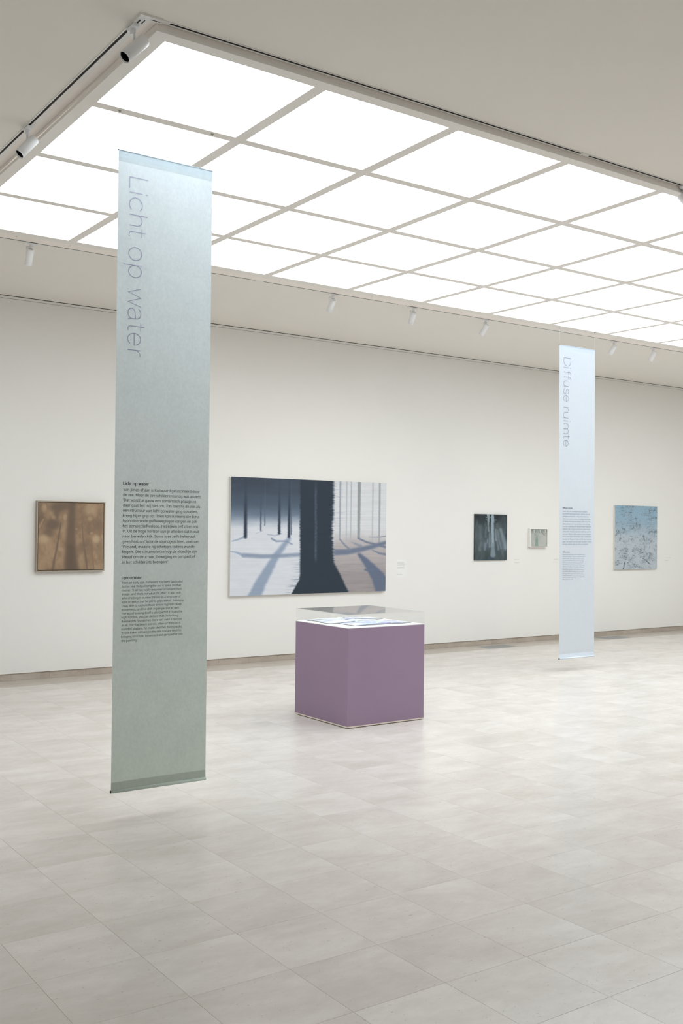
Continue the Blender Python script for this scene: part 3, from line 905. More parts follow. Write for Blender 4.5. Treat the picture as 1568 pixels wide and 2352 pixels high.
for (a, bb, c, d) in ((cx0, cx1, cy0, cy0), (cx0, cx1, cy1, cy1), (cx0, cx0, cy0, cy1), (cx1, cx1, cy0, cy1)):
    m.box(a - e, bb + e, c - e, d + e, cz1 - e, cz1 + e)
m.build('edge_glow_strips', M_GEDGE, case)  # pale strips paint in the light gathered along the acrylic edges


# ---- value noise in numpy for painted surfaces
def vnoise(X, Y, sx, sy, seed, octv=4):
    out = np.zeros_like(X, float); amp = 1.0; tot = 0
    for k in range(octv):
        rng = np.random.RandomState(seed + k * 17)
        T_ = rng.rand(128, 128)
        gx = X / sx * 2 ** k + 1000.3 * k; gy = Y / sy * 2 ** k + 531.7 * k
        ix = np.floor(gx).astype(int); iy = np.floor(gy).astype(int)
        fx = gx - ix; fy = gy - iy
        fx = fx * fx * (3 - 2 * fx); fy = fy * fy * (3 - 2 * fy)
        a = T_[ix % 128, iy % 128]; b_ = T_[(ix + 1) % 128, iy % 128]; c = T_[ix % 128, (iy + 1) % 128]; d = T_[(ix + 1) % 128, (iy + 1) % 128]
        out += amp * ((a * (1 - fx) + b_ * fx) * (1 - fy) + (c * (1 - fx) + d * fx) * fy)
        tot += amp; amp *= 0.55
    return out / tot


def sm(a, b, x):
    t = np.clip((x - a) / (b - a), 0, 1)
    return t * t * (3 - 2 * t)


class Paint:
    def __init__(s, X, Y, c):
        s.X, s.Y = X, Y
        s.C = np.ones(X.shape + (3,)) * np.array(c, float)

    def over(s, alpha, c):
        a = np.clip(alpha, 0, 1)[..., None]
        s.C = s.C * (1 - a) + np.asarray(c, float) * a

    def stroke(s, pts, w0, w1, soft, c, al=1.0, jit=None):
        """soft polyline, width w0 at its start and w1 at its end"""
        P = np.array(pts, float); X, Y = s.X, s.Y; soft = soft * getattr(s, 'softk', 1.0)
        seg = np.hypot(*(P[1:] - P[:-1]).T); tot = seg.sum(); acc = 0
        A = np.zeros(X.shape)
        if jit is not None: X = X + jit
        for k in range(len(P) - 1):
            d = P[k + 1] - P[k]; L2 = (d ** 2).sum()
            t = np.clip(((X - P[k][0]) * d[0] + (Y - P[k][1]) * d[1]) / L2, 0, 1)
            dist = np.hypot(X - P[k][0] - t * d[0], Y - P[k][1] - t * d[1])
            w_ = w0 + (w1 - w0) * (acc + t * seg[k]) / tot
            A = np.maximum(A, 1 - sm(w_ / 2 - soft / 2, w_ / 2 + soft / 2, dist)); acc += seg[k]
        s.over(A * al, c)

    def blob(s, cx, cy, rx, ry, c, al=1.0, p=1.0):
        d = np.hypot((s.X - cx) / rx, (s.Y - cy) / ry)
        s.over((1 - sm(0.25, 1.0, d)) ** p * al, c)


def homog(corners, nu, nv):
    """grid of picture coordinates over a canvas: corners TL, TR, BR, BL"""
    src = [(0, 0), (1, 0), (1, 1), (0, 1)]
    A = []; B = []
    for (u, v), (x, y) in zip(src, corners):
        A.append([u, v, 1, 0, 0, 0, -u * x, -v * x]); B.append(x)
        A.append([0, 0, 0, u, v, 1, -u * y, -v * y]); B.append(y)
    h = np.linalg.solve(np.array(A, float), np.array(B, float)); h = np.append(h, 1).reshape(3, 3)
    u, v = np.meshgrid(np.linspace(0, 1, nu), np.linspace(0, 1, nv), indexing='xy')
    w_ = h[2, 0] * u + h[2, 1] * v + h[2, 2]
    return (h[0, 0] * u + h[0, 1] * v + h[0, 2]) / w_, (h[1, 0] * u + h[1, 1] * v + h[1, 2]) / w_, u, v


def srgb_lin(C):
    C = np.clip(C / 255.0, 0, 1)
    return np.where(C <= 0.04045, C / 12.92, ((C + 0.055) / 1.055) ** 2.4)


def painted(name, x0, x1, z0, z1, y, C, parent, mat):
    """canvas face looking towards -y; C rows from the top, columns from x0"""
    nv, nu, _ = C.shape
    u, v = np.meshgrid(np.linspace(0, 1, nu), np.linspace(0, 1, nv), indexing='xy')
    V = np.stack([x0 + (x1 - x0) * u, np.full_like(u, y), z1 - (z1 - z0) * v], -1).reshape(-1, 3)
    i = np.arange(nv * nu).reshape(nv, nu)
    F = np.stack([i[:-1, :-1], i[1:, :-1], i[1:, 1:], i[:-1, 1:]], -1).reshape(-1, 4)
    me = bpy.data.meshes.new(name)
    me.vertices.add(len(V)); me.vertices.foreach_set('co', V.ravel())
    me.loops.add(F.size); me.loops.foreach_set('vertex_index', F.ravel())
    me.polygons.add(len(F)); me.polygons.foreach_set('loop_start', np.arange(0, F.size, 4)); me.polygons.foreach_set('loop_total', np.full(len(F), 4))
    me.update(calc_edges=True)
    at = me.color_attributes.new('paint', 'FLOAT_COLOR', 'POINT')
    L = srgb_lin(C).reshape(-1, 3)
    at.data.foreach_set('color', np.concatenate([L, np.ones((len(L), 1))], 1).astype(np.float32).ravel())
    return link(name, me, mat, parent)


# ---- 1. large painting of tree trunks in snow
def art_big():
    X, Y, u, v = homog([(75, 53), (1343, 105), (1338, 990), (62, 1030)], 430, 400)
    hx = (vnoise(X, Y, 400, 3.2, 5, 3) - 0.5)
    rag = hx * 30
    p = Paint(X, Y, (219, 223, 230))
    p.C += ((vnoise(X, Y, 90, 22, 8) - 0.5) * 10)[..., None]
    # dark sky of the wood, fading down to the snow
    Yd = Y + (vnoise(X, Y, 150, 40, 3) - 0.5) * 40
    p.over(1 - sm(340, 500, Yd), (132, 148, 168))
    p.over(1 - sm(250, 440, Yd), (80, 95, 112))
    p.over(1 - sm(90, 300, Yd), (62, 72, 87))
    p.over(0.35 * sm(0.45, 0.7, vnoise(X, Y, 260, 60, 21)) * (1 - sm(250, 400, Y)), (76, 90, 106))
    # shadows on the left snow
    sh = (148, 164, 187)
    p.stroke([(545, 560), (500, 620), (440, 700), (380, 810), (310, 930), (262, 1040)], 30, 105, 32, sh, 0.95, rag * 0.5)
    p.stroke([(175, 695), (330, 704), (480, 700), (640, 690)], 34, 30, 22, (140, 154, 176), 0.9)
    p.stroke([(70, 664), (120, 672), (180, 700)], 8, 26, 12, (150, 166, 190), 0.8)
    p.stroke([(405, 560), (440, 580), (520, 580), (570, 605)], 16, 10, 12, (138, 152, 176), 0.9)
    p.stroke([(370, 525), (430, 535), (480, 518)], 8, 12, 8, (165, 178, 198), 0.8)
    p.stroke([(80, 580), (130, 566), (185, 545)], 8, 16, 10, (150, 165, 190), 0.8)
    p.stroke([(280, 515), (330, 495)], 6, 8, 8, (180, 190, 205), 0.7)
    for (x, y1, w_, c) in ((190, 545, 26, (48, 58, 74)), (315, 492, 10, (70, 84, 102)), (348, 450, 9, (92, 106, 124)), (465, 515, 20, (54, 65, 82)), (545, 545, 20, (50, 60, 77)), (563, 525, 8, (88, 102, 122))):
        al = 0.25 + 0.75 * sm(120, 380, Y)
        pp = Paint(X, Y, (0, 0, 0)); pp.C = p.C.copy()
        pp.stroke([(x + 4, 50), (x, y1)], w_ * 0.8, w_, w_ * 0.55 + 5, c, 1.0, rag * 0.22)
        p.C = p.C * (1 - al[..., None]) + pp.C * al[..., None]
    # right part: light air above, taupe snow below
    R = sm(880, 930, X + rag)
    Q = Paint(X, Y, (221, 223, 226))
    Q.over(sm(470, 640, Y + (vnoise(X, Y, 120, 60, 31) - 0.5) * 70), (184, 177, 178))
    Q.over(sm(660, 900, Y), (160, 153, 154))
    Q.C += ((vnoise(X, Y, 160, 12, 41) - 0.5) * 14)[..., None]
    Q.over(0.55 * sm(0.6, 0.75, vnoise(X, Y, 200, 10, 43)) * (1 - sm(930, 1030, X)) * (1 - sm(330, 520, Y)), (150, 160, 185))
    for (x, y0_, y1, w_, c, al) in ((965, 90, 560, 15, (158, 166, 180), 0.9), (1018, 95, 590, 9, (176, 184, 194), 0.9), (1055, 95, 560, 9, (172, 180, 190), 0.9), (1120, 98, 545, 27, (152, 157, 163), 0.95), (1232, 100, 590, 11, (180, 186, 192), 0.85), (1288, 100, 600, 15, (158, 163, 170), 0.9)):
        Q.stroke([(x, y0_), (x - 4, y1)], w_, w_ * 0.8, 9, c, al, rag * 0.18)
    blue = (112, 124, 146)
    Q.stroke([(900, 672), (1020, 668), (1130, 648), (1230, 625), (1345, 590)], 52, 26, 24, blue, 0.95)
    Q.stroke([(1112, 556), (1180, 588), (1270, 612), (1345, 630)], 14, 20, 12, (118, 128, 148), 0.9)
    Q.stroke([(962, 565), (1000, 610), (1045, 650)], 12, 18, 12, (130, 138, 156), 0.85)
    Q.stroke([(1060, 590), (1130, 620)], 6, 30, 16, (135, 142, 158), 0.7)
    Q.stroke([(1200, 548), (1290, 548), (1345, 536)], 5, 12, 7, (150, 156, 170), 0.9)
    Q.stroke([(1230, 655), (1290, 680), (1345, 690)], 8, 22, 12, (122, 132, 152), 0.9)
    Q.stroke([(1120, 690), (1170, 740), (1220, 800), (1280, 880), (1330, 985)], 26, 150, 26, (101, 113, 137), 0.97, rag * 0.3)
    Q.stroke([(1170, 815), (1230, 822)], 16, 30, 14, (106, 117, 140), 0.9)
    Q.over(0.35 * sm(0.6, 0.72, vnoise(X, Y, 260, 7, 51)) * sm(700, 800, Y), (120, 118, 124))
    p.C = p.C * (1 - R[..., None]) + Q.C * R[..., None]
    # the big trunk, with a ragged edge of sideways brush marks
    tl = np.interp(Y, [50, 850, 900, 960, 1015], [633, 633, 625, 592, 560])
    trr = np.interp(Y, [90, 700, 760, 850, 930, 1000], [903, 903, 918, 962, 1000, 1034])
    rr2 = ((vnoise(X * 0, Y, 1, 5.0, 77, 3) - 0.5) * 30 + (vnoise(X * 0, Y, 1, 60.0, 78, 1) - 0.5) * 12) * (1 - sm(560, 860, Y) * 0.6)
    a = sm(-6, 12, X - tl - rr2 * 0.45) * (1 - sm(-12, 14, X - trr - rr2))
    tc = np.array([44, 55, 69])[None, None] * (1 - sm(60, 900, Y)[..., None]) + np.array([44, 56, 68])[None, None] * sm(60, 900, Y)[..., None]
    p.C = p.C * (1 - a[..., None]) + tc * a[..., None]
    st = (1 - sm(1, 16, np.abs(X - 765 + rr2 * 0.25))) * sm(60, 200, Y) * (1 - sm(700, 770, Y)) * (0.35 + 0.65 * vnoise(X, Y, 30, 7, 91))
    p.over(st * 0.7, (104, 118, 138))
    # smears beside the trunk on the lower left
    s2 = (1 - sm(0, 90, tl - X)) * (X < tl) * sm(640, 880, Y) * sm(0.5, 0.62, vnoise(X, Y, 220, 4, 93))
    p.over(s2 * 0.6, (120, 132, 152))
    p.C *= (1 + (vnoise(X, Y, 300, 2.6, 97, 2) - 0.5) * 0.055)[..., None]
    return p.C


def art_brown():
    X, Y, u, v = homog([(222, 178), (1400, 205), (1388, 1400), (200, 1408)], 170, 170)
    n = vnoise(X, Y, 210, 300, 3, 5)
    p = Paint(X, Y, (148, 123, 99))
    p.over(sm(0.42, 0.72, n) * 0.8, (174, 147, 118))
    p.over((1 - sm(0.25, 0.48, n)) * 0.6, (126, 106, 88))
    p.over(sm(0.5, 0.8, vnoise(X, Y, 70, 90, 13, 4)) * 0.35, (182, 155, 124))
    dk = (118, 101, 86)
    for (x, y, rx, ry, al) in ((560, 270, 240, 150, 0.95), (760, 240, 200, 110, 0.8), (480, 580, 230, 160, 0.95), (390, 740, 140, 110, 0.7), (260, 480, 110, 110, 0.6), (540, 400, 90, 120, 0.7), (1000, 1000, 130, 150, 0.35), (1330, 1000, 90, 300, 0.35), (1340, 420, 100, 300, 0.3)):
        p.blob(x, y, rx, ry, dk, al)
    for (x, y, rx, ry, al) in ((310, 840, 130, 120, 0.8), (1265, 850, 110, 120, 0.9), (320, 280, 70, 130, 0.6), (1130, 310, 150, 160, 0.6), (700, 450, 60, 90, 0.6), (1150, 480, 60, 60, 0.5), (610, 1030, 70, 60, 0.5), (900, 660, 36, 36, 0.6), (490, 450, 60, 50, 0.4), (1380, 800, 40, 60, 0.6), (1180, 740, 40, 40, 0.5), (1000, 1250, 90, 200, 0.4)):
        p.blob(x, y, rx, ry, (190, 165, 134), al)
    p.stroke([(235, 620), (305, 490)], 26, 26, 30, (180, 150, 118), 0.8)
    p.stroke([(825, 170), (815, 500), (800, 800), (800, 1100), (815, 1420)], 100, 245, 95, (113, 96, 82), 0.92)
    p.stroke([(800, 1000), (800, 1420)], 90, 150, 120, (104, 87, 74), 0.7)
    p.stroke([(620, 560), (590, 760), (545, 1010), (500, 1220), (472, 1420)], 26, 40, 24, (120, 102, 88), 0.85)
    p.stroke([(1005, 560), (1025, 840), (1060, 1080), (1105, 1420)], 14, 32, 22, (122, 104, 88), 0.8)
    p.stroke([(1175, 860), (1190, 1100), (1225, 1420)], 12, 26, 22, (132, 112, 94), 0.7)
    return p.C


def art_dark():
    X, Y, u, v = homog([(150, 158), (1315, 188), (1315, 1818), (150, 1832)], 95, 130)
    X = X + (vnoise(X, Y, 70, 160, 61, 3) - 0.5) * 46
    p = Paint(X, Y, (70, 82, 86)); p.softk = 1.9
    p.over(1 - sm(180, 620, Y), (42, 48, 53))
    p.over(sm(550, 1100, Y) * (1 - sm(1300, 1650, Y)) * 0.6, (86, 99, 107))
    p.C += ((vnoise(X, Y, 160, 420, 4, 4) - 0.5) * 34)[..., None]
    p.blob(730, 1760, 160, 130, (60, 76, 92), 0.8)
    p.blob(240, 1400, 120, 420, (66, 78, 74), 0.5)
    p.blob(1210, 320, 120, 160, (72, 80, 84), 0.6)
    p.blob(1300, 950, 60, 260, (62, 68, 74), 0.8)
    c2 = (108, 122, 128)
    p.stroke([(340, 600), (350, 1050)], 80, 110, 80, (100, 114, 120), 0.75)
    p.stroke([(370, 1180), (330, 1450)], 60, 90, 60, (108, 122, 126), 0.75)
    p.stroke([(225, 480), (225, 1040)], 40, 50, 50, (82, 98, 100), 0.6)
    p.stroke([(520, 520), (520, 580)], 50, 50, 40, (90, 100, 104), 0.7)
    p.stroke([(545, 640), (530, 980)], 30, 60, 40, (106, 120, 128), 0.8)
    p.stroke([(530, 1220), (520, 1440)], 55, 75, 45, (122, 134, 148), 0.9)
    p.stroke([(610, 1090), (610, 1210)], 45, 45, 35, (122, 138, 146), 0.9)
    p.stroke([(680, 640), (690, 1000), (690, 1340)], 30, 70, 35, (134, 150, 158), 0.85)
    p.stroke([(950, 540), (950, 640)], 70, 70, 60, (92, 104, 110), 0.8)
    p.stroke([(895, 720), (930, 1090)], 55, 90, 40, (134, 146, 156), 0.85)
    p.stroke([(960, 740), (1050, 1150), (1110, 1390)], 40, 70, 40, (128, 142, 150), 0.8)
    p.stroke([(960, 1100), (1010, 1430)], 60, 80, 50, (124, 138, 146), 0.8)
    p.stroke([(1090, 720), (1170, 1050), (1260, 1380)], 90, 140, 70, (136, 152, 160), 0.85)
    p.stroke([(1200, 700), (1240, 850)], 50, 50, 50, (96, 108, 114), 0.7)
    p.stroke([(1130, 1480), (1190, 1680)], 50, 40, 50, (96, 110, 112), 0.7)
    p.C += ((vnoise(X, Y, 60, 240, 9, 3) - 0.5) * 22)[..., None]
    p.softk = 1.2
    lt = (151, 167, 176)
    p.stroke([(630, 150), (635, 480), (635, 800)], 88, 22, 26, (144, 161, 168), 0.97)
    p.stroke([(790, 150), (790, 800), (805, 1300)], 92, 100, 22, (153, 168, 178), 1.0)
    p.stroke([(805, 1250), (810, 1450), (810, 1640)], 98, 180, 60, (132, 149, 157), 0.9)
    for a, b_ in (((590, 290), (510, 258)), ((590, 345), (545, 338)), ((680, 285), (740, 285)), ((830, 350), (925, 345)), ((830, 430), (900, 405)), ((830, 480), (880, 455))):
        p.stroke([a, b_], 26, 16, 16, (135, 152, 158), 0.9)
    return p.C


def art_small():
    X, Y, u, v = homog([(1063, 388), (1338, 388), (1336, 673), (1063, 673)], 60, 60)
    p = Paint(X, Y, (184, 187, 181))
    p.over((1 - sm(385, 470, Y + np.abs(X - 1200) * -0.15)) * 0.8, (138, 143, 138))
    p.C += ((vnoise(X, Y, 60, 60, 6, 3) - 0.5) * 16)[..., None]
    p.blob(1175, 520, 60, 160, (168, 176, 168), 0.6)
    p.blob(1290, 560, 70, 90, (194, 196, 192), 0.6)
    p.stroke([(1168, 420), (1168, 500), (1166, 580)], 2, 38, 20, (140, 158, 148), 0.8)
    p.stroke([(1166, 570), (1163, 680)], 38, 60, 18, (138, 158, 147), 0.85)
    for x in (1125, 1225, 1313):
        p.stroke([(x, 386), (x, 440)], 18, 20, 8, (198, 202, 196), 0.9)
    for a, b_ in (((1146, 400), (1137, 495)), ((1200, 408), (1218, 440)), ((1238, 425), (1300, 490)), ((1200, 395), (1185, 392))):
        p.stroke([a, b_], 5, 8, 5, (100, 106, 100), 0.9)
    p.over(1 - sm(387, 396, Y), (104, 110, 108))
    return p.C


def art_blue():
    X, Y, u, v = homog([(195, 180), (1045, 205), (1042, 1465), (190, 1485)], 150, 220)
    p = Paint(X, Y, (190, 200, 207))
    p.over(1 - sm(500, 950, Y + (vnoise(X, Y, 200, 90, 2) - 0.5) * 200), (160, 184, 200))
    p.over(1 - sm(250, 640, Y + (vnoise(X, Y, 240, 90, 12) - 0.5) * 240), (150, 182, 202))
    cl = sm(0.48, 0.72, vnoise(X, Y, 130, 90, 22, 3))
    sp = vnoise(X, Y, 20, 15, 32, 2)
    p.over(cl * 0.28, (150, 160, 170))
    p.over(cl * sm(0.55, 0.80, sp) * 0.55, (112, 128, 140))
    p.over((0.25 + 0.75 * cl) * sm(0.72, 0.86, vnoise(X, Y, 15, 14, 44, 1)) * 0.55, (78, 92, 102))
    p.over((0.3 + 0.7 * cl) * sm(0.66, 0.84, vnoise(X, Y, 46, 9, 58, 2)) * 0.35, (96, 112, 122))
    p.over((0.25 + 0.75 * cl) * sm(0.84, 0.92, vnoise(X, Y, 19, 15, 48, 1)) * 0.8, (58, 70, 80))
    wx = (vnoise(X, Y, 34, 26, 71, 3) - 0.5) * 34; wy = (vnoise(X, Y, 30, 22, 81, 3) - 0.5) * 26
    p.X = X + wx; p.Y = Y + wy
    dk = (58, 70, 80)
    for pts, w0, w1, al in (([(402, 1312), (360, 1482)], 12, 26, 1), ([(752, 1252), (815, 1300), (905, 1372)], 6, 18, 1), ([(822, 645), (872, 612)], 8, 16, .9), ([(560, 822), (655, 836)], 7, 12, .9),
                            ([(905, 712), (1042, 712)], 16, 20, .6), ([(900, 735), (1040, 733)], 8, 8, .7), ([(840, 462), (920, 440), (1042, 430)], 5, 10, .8), ([(470, 715), (525, 650), (590, 610)], 4, 6, .8), ([(520, 660), (590, 655)], 4, 4, .7),
                            ([(225, 700), (232, 790)], 20, 8, .8), ([(615, 410), (612, 490)], 8, 10, .9), ([(590, 450), (650, 448)], 8, 8, .8), ([(965, 290), (1030, 285)], 18, 10, .9), ([(300, 230), (370, 240)], 8, 14, .7), ([(240, 240), (340, 262)], 4, 6, .6),
                            ([(440, 545), (700, 542)], 6, 5, .6), ([(225, 560), (235, 530), (290, 545)], 8, 4, .6), ([(330, 1110), (268, 1160), (300, 1210)], 10, 16, .6), ([(385, 1210), (405, 1205)], 12, 12, .9), ([(455, 1340), (468, 1342)], 18, 18, .9),
                            ([(312, 1368), (335, 1358)], 14, 12, .9), ([(700, 1242), (720, 1230)], 14, 12, .9), ([(890, 1140), (925, 1170)], 14, 18, .8), ([(895, 1010), (890, 1045)], 20, 14, .7), ([(985, 1060), (985, 1085)], 16, 12, .8), ([(705, 1075), (715, 1105)], 18, 10, .8),
                            ([(300, 850), (285, 890)], 26, 40, .45), ([(330, 640), (400, 675)], 40, 22, .5), ([(500, 800), (560, 830)], 18, 8, .5), ([(770, 800), (790, 900)], 46, 20, .5), ([(690, 790), (720, 785)], 10, 8, .7), ([(900, 1180), (890, 1240)], 34, 30, .4), ([(215, 1050), (212, 1080)], 16, 14, .6),
                            ([(920, 500), (930, 460)], 6, 6, .5), ([(1010, 570), (1020, 540)], 10, 10, .5), ([(915, 215), (895, 260)], 8, 6, .7), ([(1010, 215), (995, 250)], 6, 6, .7), ([(220, 1330), (222, 1380)], 10, 10, .5), ([(200, 900), (206, 902)], 12, 12, .9), ([(905, 1468), (930, 1466)], 12, 12, .8),
                            ([(398, 466), (408, 466)], 14, 14, .8), ([(698, 580), (700, 600)], 12, 12, .8), ([(600, 996), (604, 1000)], 12, 12, .8), ([(545, 200), (560, 205)], 12, 8, .7), ([(755, 205), (765, 207)], 12, 8, .8)):
        p.stroke(pts, w0 * 0.75, w1 * 0.75, 13, dk, al * (0.95 if w1 > 15 and len(pts) < 4 and pts[0][1] > 1240 else 0.72))
    return p.C


def canvas(name, label, x0, x1, z0, z1, depth, C, edge, group='paintings on the far wall'):
    root = empty(name, ((x0 + x1) / 2, YW, (z0 + z1) / 2)); tag(root, label, 'painting', group)
    hx, hz = (x1 - x0) / 2, (z1 - z0) / 2
    MB().box(-hx, hx, -depth, -0.001, -hz, hz).build('stretcher', edge, root)
    painted('canvas', -hx, hx, -hz, hz, -depth - 0.0004, C, root, M_PAINT)
    return root


canvas('painting', 'large wide unframed painting of a dark tree trunk throwing shadows on snow', 5.8115, 8.0825, 0.7965, 2.1855, 0.040, art_big(), M_CANVAS)
canvas('painting', 'dark unframed upright painting of pale blurred trunks, beside the tiny framed picture', 9.6335, 10.241, 1.1765, 1.8145, 0.020, art_dark(), M_DKEDGE)
canvas('painting', 'light blue unframed upright painting with dark speckles, beyond the pale blue banner', 12.5065, 13.508, 1.0075, 1.997, 0.030, art_blue(), M_CANVAS)

# framed brown painting (floater frame)
fb = empty('painting', (3.904, YW, 1.483)); tag(fb, 'square brown painting of shadows on a wall in a champagne grey frame', 'painting', 'paintings on the far wall')
hw, hh, D, t = 0.3705, 0.3695, 0.050, 0.011
for nm, a in (('frame_side', (-hw, -hw + t, -hh, hh)), ('frame_side', (hw - t, hw, -hh, hh)), ('frame_side', (-hw + t, hw - t, hh - t, hh)), ('frame_side', (-hw + t, hw - t, -hh, -hh + t))):
    MB().box(a[0], a[1], -D, -0.001, a[2], a[3]).build(nm, M_TAUPE, fb)
MB().box(-hw + t, hw - t, -0.030, -0.002, -hh + t, hh - t).build('frame_recess', M_BROWNGAP, fb)
q = 0.006
MB().box(-hw + t + q, hw - t - q, -0.045, -0.030, -hh + t + q, hh - t - q).build('stretcher', M_BROWNGAP, fb)
painted('canvas', -hw + t + q, hw - t - q, -hh + t + q, hh - t - q, -0.0454, art_brown(), fb, M_PAINT)

# small white framed picture
fs = empty('painting', (10.850, YW, 1.491)); tag(fs, 'tiny pale green and grey picture in a deep white box frame', 'painting', 'paintings on the far wall')
hw, hh, D, t = 0.178, 0.134, 0.050, 0.010
for a in ((-hw, -hw + t, -hh, hh), (hw - t, hw, -hh, hh), (-hw + t, hw - t, hh - t, hh), (-hw + t, hw - t, -hh, -hh + t)):
    MB().box(a[0], a[1], -D, -0.001, a[2], a[3]).build('frame_side', M_WHITEFR, fs)
MB().box(-hw + t, hw - t, -0.040, -0.002, -hh + t, hh - t).build('frame_recess', M_BROWNGAP, fs)
painted('canvas', -hw + t + 0.003, hw - t - 0.003, -hh + t + 0.003, hh - t - 0.003, -0.0404, art_small(), fs, M_PAINT)


# ================================================================ wall labels (thin film, tiny pale print)
def wall_label(label, x0, x1, z0, z1, rows_, seed, film):
    root = empty('wall_label', ((x0 + x1) / 2, YW, (z0 + z1) / 2)); tag(root, label, 'wall label', 'small printed labels beside the paintings')
    ox_, oz_ = (x0 + x1) / 2, (z0 + z1) / 2
    MB().box(x0 - ox_, x1 - ox_, -0.0012, -0.0001, z0 - oz_, z1 - oz_).build('film', film, root)
    rng = random.Random(seed)
    m = MB()
    for (zr, ln, hgt) in rows_:
        x = x0 + 0.012
        end = x + ln
        while x < end - 0.004:
            wd = min(rng.uniform(0.006, 0.022), end - x)
            m.box(x - ox_, x + wd - ox_, -0.0016, -0.0012, zr - oz_, zr + hgt - oz_)
            x += wd + 0.0035
    tag(m.build('small_print', M_WALLINK, root), kind='stuff')


wall_label('pale printed label with three blocks of text beside the large tree trunk painting', 8.292, 8.452, 0.972, 1.196,
           [(1.160, 0.100, 0.005), (1.149, 0.118, 0.005), (1.131, 0.134, 0.003), (1.123, 0.128, 0.003), (1.115, 0.120, 0.003), (1.099, 0.128, 0.003), (1.091, 0.118, 0.003), (1.083, 0.122, 0.003), (1.006, 0.074, 0.003), (0.999, 0.090, 0.003)], 1, M_CARD)
wall_label('faint two-line wall label between the dark painting and the tiny framed picture', 10.395, 10.535, 1.115, 1.20, [(1.177, 0.086, 0.005), (1.139, 0.108, 0.0035), (1.132, 0.09, 0.003)], 2, M_WALL)
wall_label('faint two-line wall label just before the pale blue banner', 11.198, 11.338, 1.115, 1.20, [(1.177, 0.086, 0.005), (1.139, 0.108, 0.0035), (1.132, 0.09, 0.003)], 3, M_WALL)
wall_label('faint two-line wall label beyond the speckled light blue painting', 13.727, 13.90, 1.115, 1.20, [(1.175, 0.140, 0.005), (1.139, 0.110, 0.0035), (1.132, 0.09, 0.003)], 4, M_WALL)


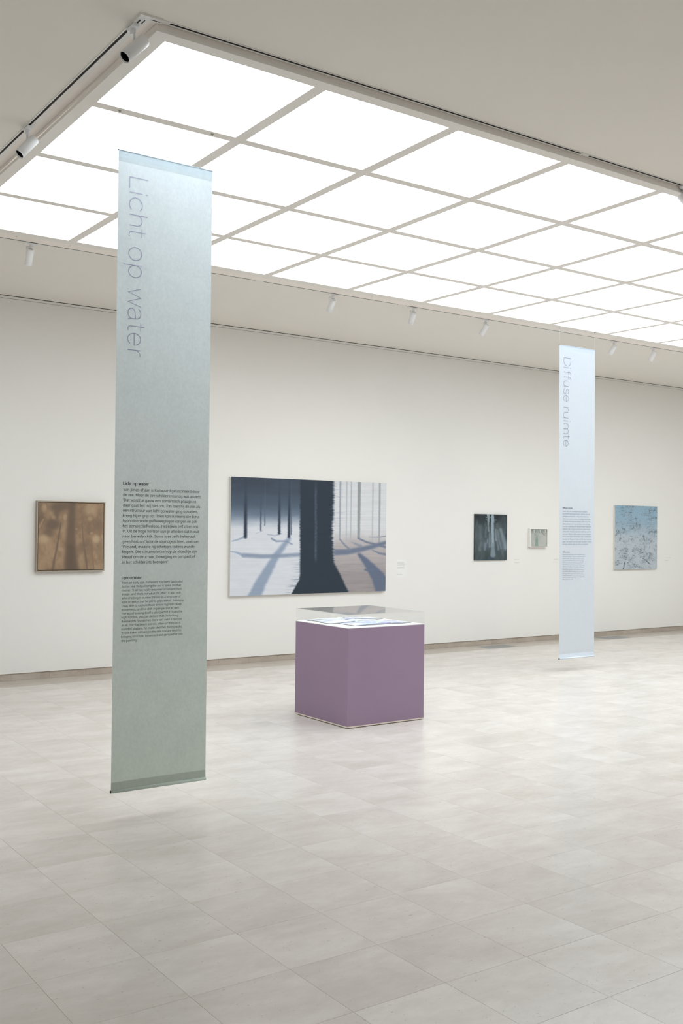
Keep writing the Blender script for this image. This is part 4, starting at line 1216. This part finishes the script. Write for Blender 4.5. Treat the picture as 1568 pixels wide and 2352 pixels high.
# ================================================================ open sketchbooks in the case
def sketchbook(label, x0, x1, y0, y1, gut, hgt, seed, tints, zb=0.8018):
    cx, cy = (x0 + x1) / 2, (y0 + y1) / 2
    root = empty('sketchbook', (cx, cy, zb)); tag(root, label, 'sketchbook', 'open sketchbooks in the display case')
    MB().box(x0 - cx, x1 - cx, y0 - cy, y1 - cy, 0, 0.0022).build('cover', M_COVER, root)
    g = gut - cx
    for (a, b_) in ((x0 - cx + 0.004, g), (g, x1 - cx - 0.004)):
        nx, ny = 26, 12
        V = []; F = []; 
        us = np.linspace(0, 1, nx)
        side = 1 if b_ == g else -1
        zt_ = []
        for uu in us:
            d = (1 - uu) if side == 1 else uu       # distance from the gutter 0..1
            h = 0.0035 + hgt * (1 - d) ** 1.2 * (1 - math.exp(-d * 22)) + 0.0008
            zt_.append(h)
        Cc = np.zeros((ny, nx, 3)); 
        U, W_ = np.meshgrid(us, np.linspace(0, 1, ny), indexing='xy')
        sx = U * 300 + seed * 91; sy = W_ * 120 + side * 50
        P = Paint(sx, sy, (243, 245, 244))
        P.over(sm(0.60, 0.70, vnoise(sx, sy + sx * 0.25, 120, 18, seed * 5 + side, 2)) * 0.55, (138, 148, 158))
        for k, (tc_, al) in enumerate(tints):
            P.over(sm(0.50, 0.66, vnoise(sx, sy + sx * 0.35, 90, 30, seed * 7 + k * 3 + side, 3)) * al, tc_)
        for j in range(ny):
            y = y0 - cy + 0.004 + (y1 - y0 - 0.008) * j / (ny - 1)
            for i in range(nx):
                V.append((a + (b_ - a) * us[i], y, zt_[i]))
        for j in range(ny - 1):
            for i in range(nx - 1):
                k = j * nx + i
                F.append((k, k + 1, k + nx + 1, k + nx))
        nb = len(V)
        V += [(x, y, 0.0022) for x, y, z in V]
        per = [i for i in range(nx)] + [j * nx + nx - 1 for j in range(1, ny)] + [(ny - 1) * nx + i for i in range(nx - 2, -1, -1)] + [j * nx for j in range(ny - 2, 0, -1)]
        for k in range(len(per)):
            p_, q_ = per[k], per[(k + 1) % len(per)]
            F.append((p_, nb + p_, nb + q_, q_))
        mb = MB(); mb.add(V, F, 0, False)
        me = mb.mesh('pages', M_PAGE)
        for pl in me.polygons[:(nx - 1) * (ny - 1)]: pl.use_smooth = True
        at = me.color_attributes.new('paint', 'FLOAT_COLOR', 'POINT')
        L = srgb_lin(P.C).reshape(-1, 3)
        L = np.concatenate([L, np.full((nb, 3), 0.55)], 0)
        at.data.foreach_set('color', np.concatenate([L, np.ones((len(L), 1))], 1).astype(np.float32).ravel())
        link('page_block', me, None, root)


VI, BL, GR_, YE = (176, 178, 226), (186, 204, 242), (208, 224, 206), (226, 226, 172)
sketchbook('front sketchbook lying open nearest the viewer, violet and green washes on its pages', 4.925, 5.52, 6.845, 7.080, 5.245, 0.013, 3, [(GR_, 0.8), (BL, 0.7), (VI, 0.85)])
sketchbook('open sketchbook second from the front, mostly pale blue pages', 4.845, 5.43, 7.088, 7.243, 5.12, 0.014, 5, [(BL, 0.9), (GR_, 0.4)])
sketchbook('open sketchbook third from the front, reaching farthest to the side, violet blots', 4.875, 5.525, 7.251, 7.402, 5.20, 0.016, 8, [(BL, 0.7), (VI, 0.7), (YE, 0.5)])
sketchbook('open sketchbook at the back of the case with yellow and grey-blue washes', 4.857, 5.45, 7.410, 7.489, 5.17, 0.012, 11, [(YE, 0.8), ((130, 146, 190), 0.8)])

# ================================================================ floor grilles
for k, (g0, g1) in enumerate(GR):
    gr = empty('floor_grille', ((g0 + g1) / 2, (GY0 + GY1) / 2, 0))
    tag(gr, ['grey metal floor grille by the skirting between the display case and the pale blue banner', 'grey metal floor grille by the skirting beyond the pale blue banner'][k], 'floor grille', 'floor grilles along the far wall')
    hx, hy = (g1 - g0) / 2 - 0.002, (GY1 - GY0) / 2 - 0.002
    m = MB()
    for a in ((-hx, hx, -hy, -hy + 0.012), (-hx, hx, hy - 0.012, hy), (-hx, -hx + 0.012, -hy + 0.012, hy - 0.012), (hx - 0.012, hx, -hy + 0.012, hy - 0.012)):
        m.box(*a, -0.0038, 0.001)
    m.build('grille_frame', M_GRILLE, gr)
    nb = 14
    for j in range(nb):
        x = -hx + 0.012 + (2 * hx - 0.024) * (j + 0.5) / nb
        MB().box(x - 0.012, x + 0.012, -hy + 0.012, hy - 0.012, -0.0038, 0.0002).build('slat', M_GRILLE, gr)
    MB().box(-hx + 0.012, hx - 0.012, -hy + 0.012, hy - 0.012, -0.004, -0.0039).build('duct_shade_sheet', M_GAP, gr)  # dark sheet stands in for the shade down in the duct
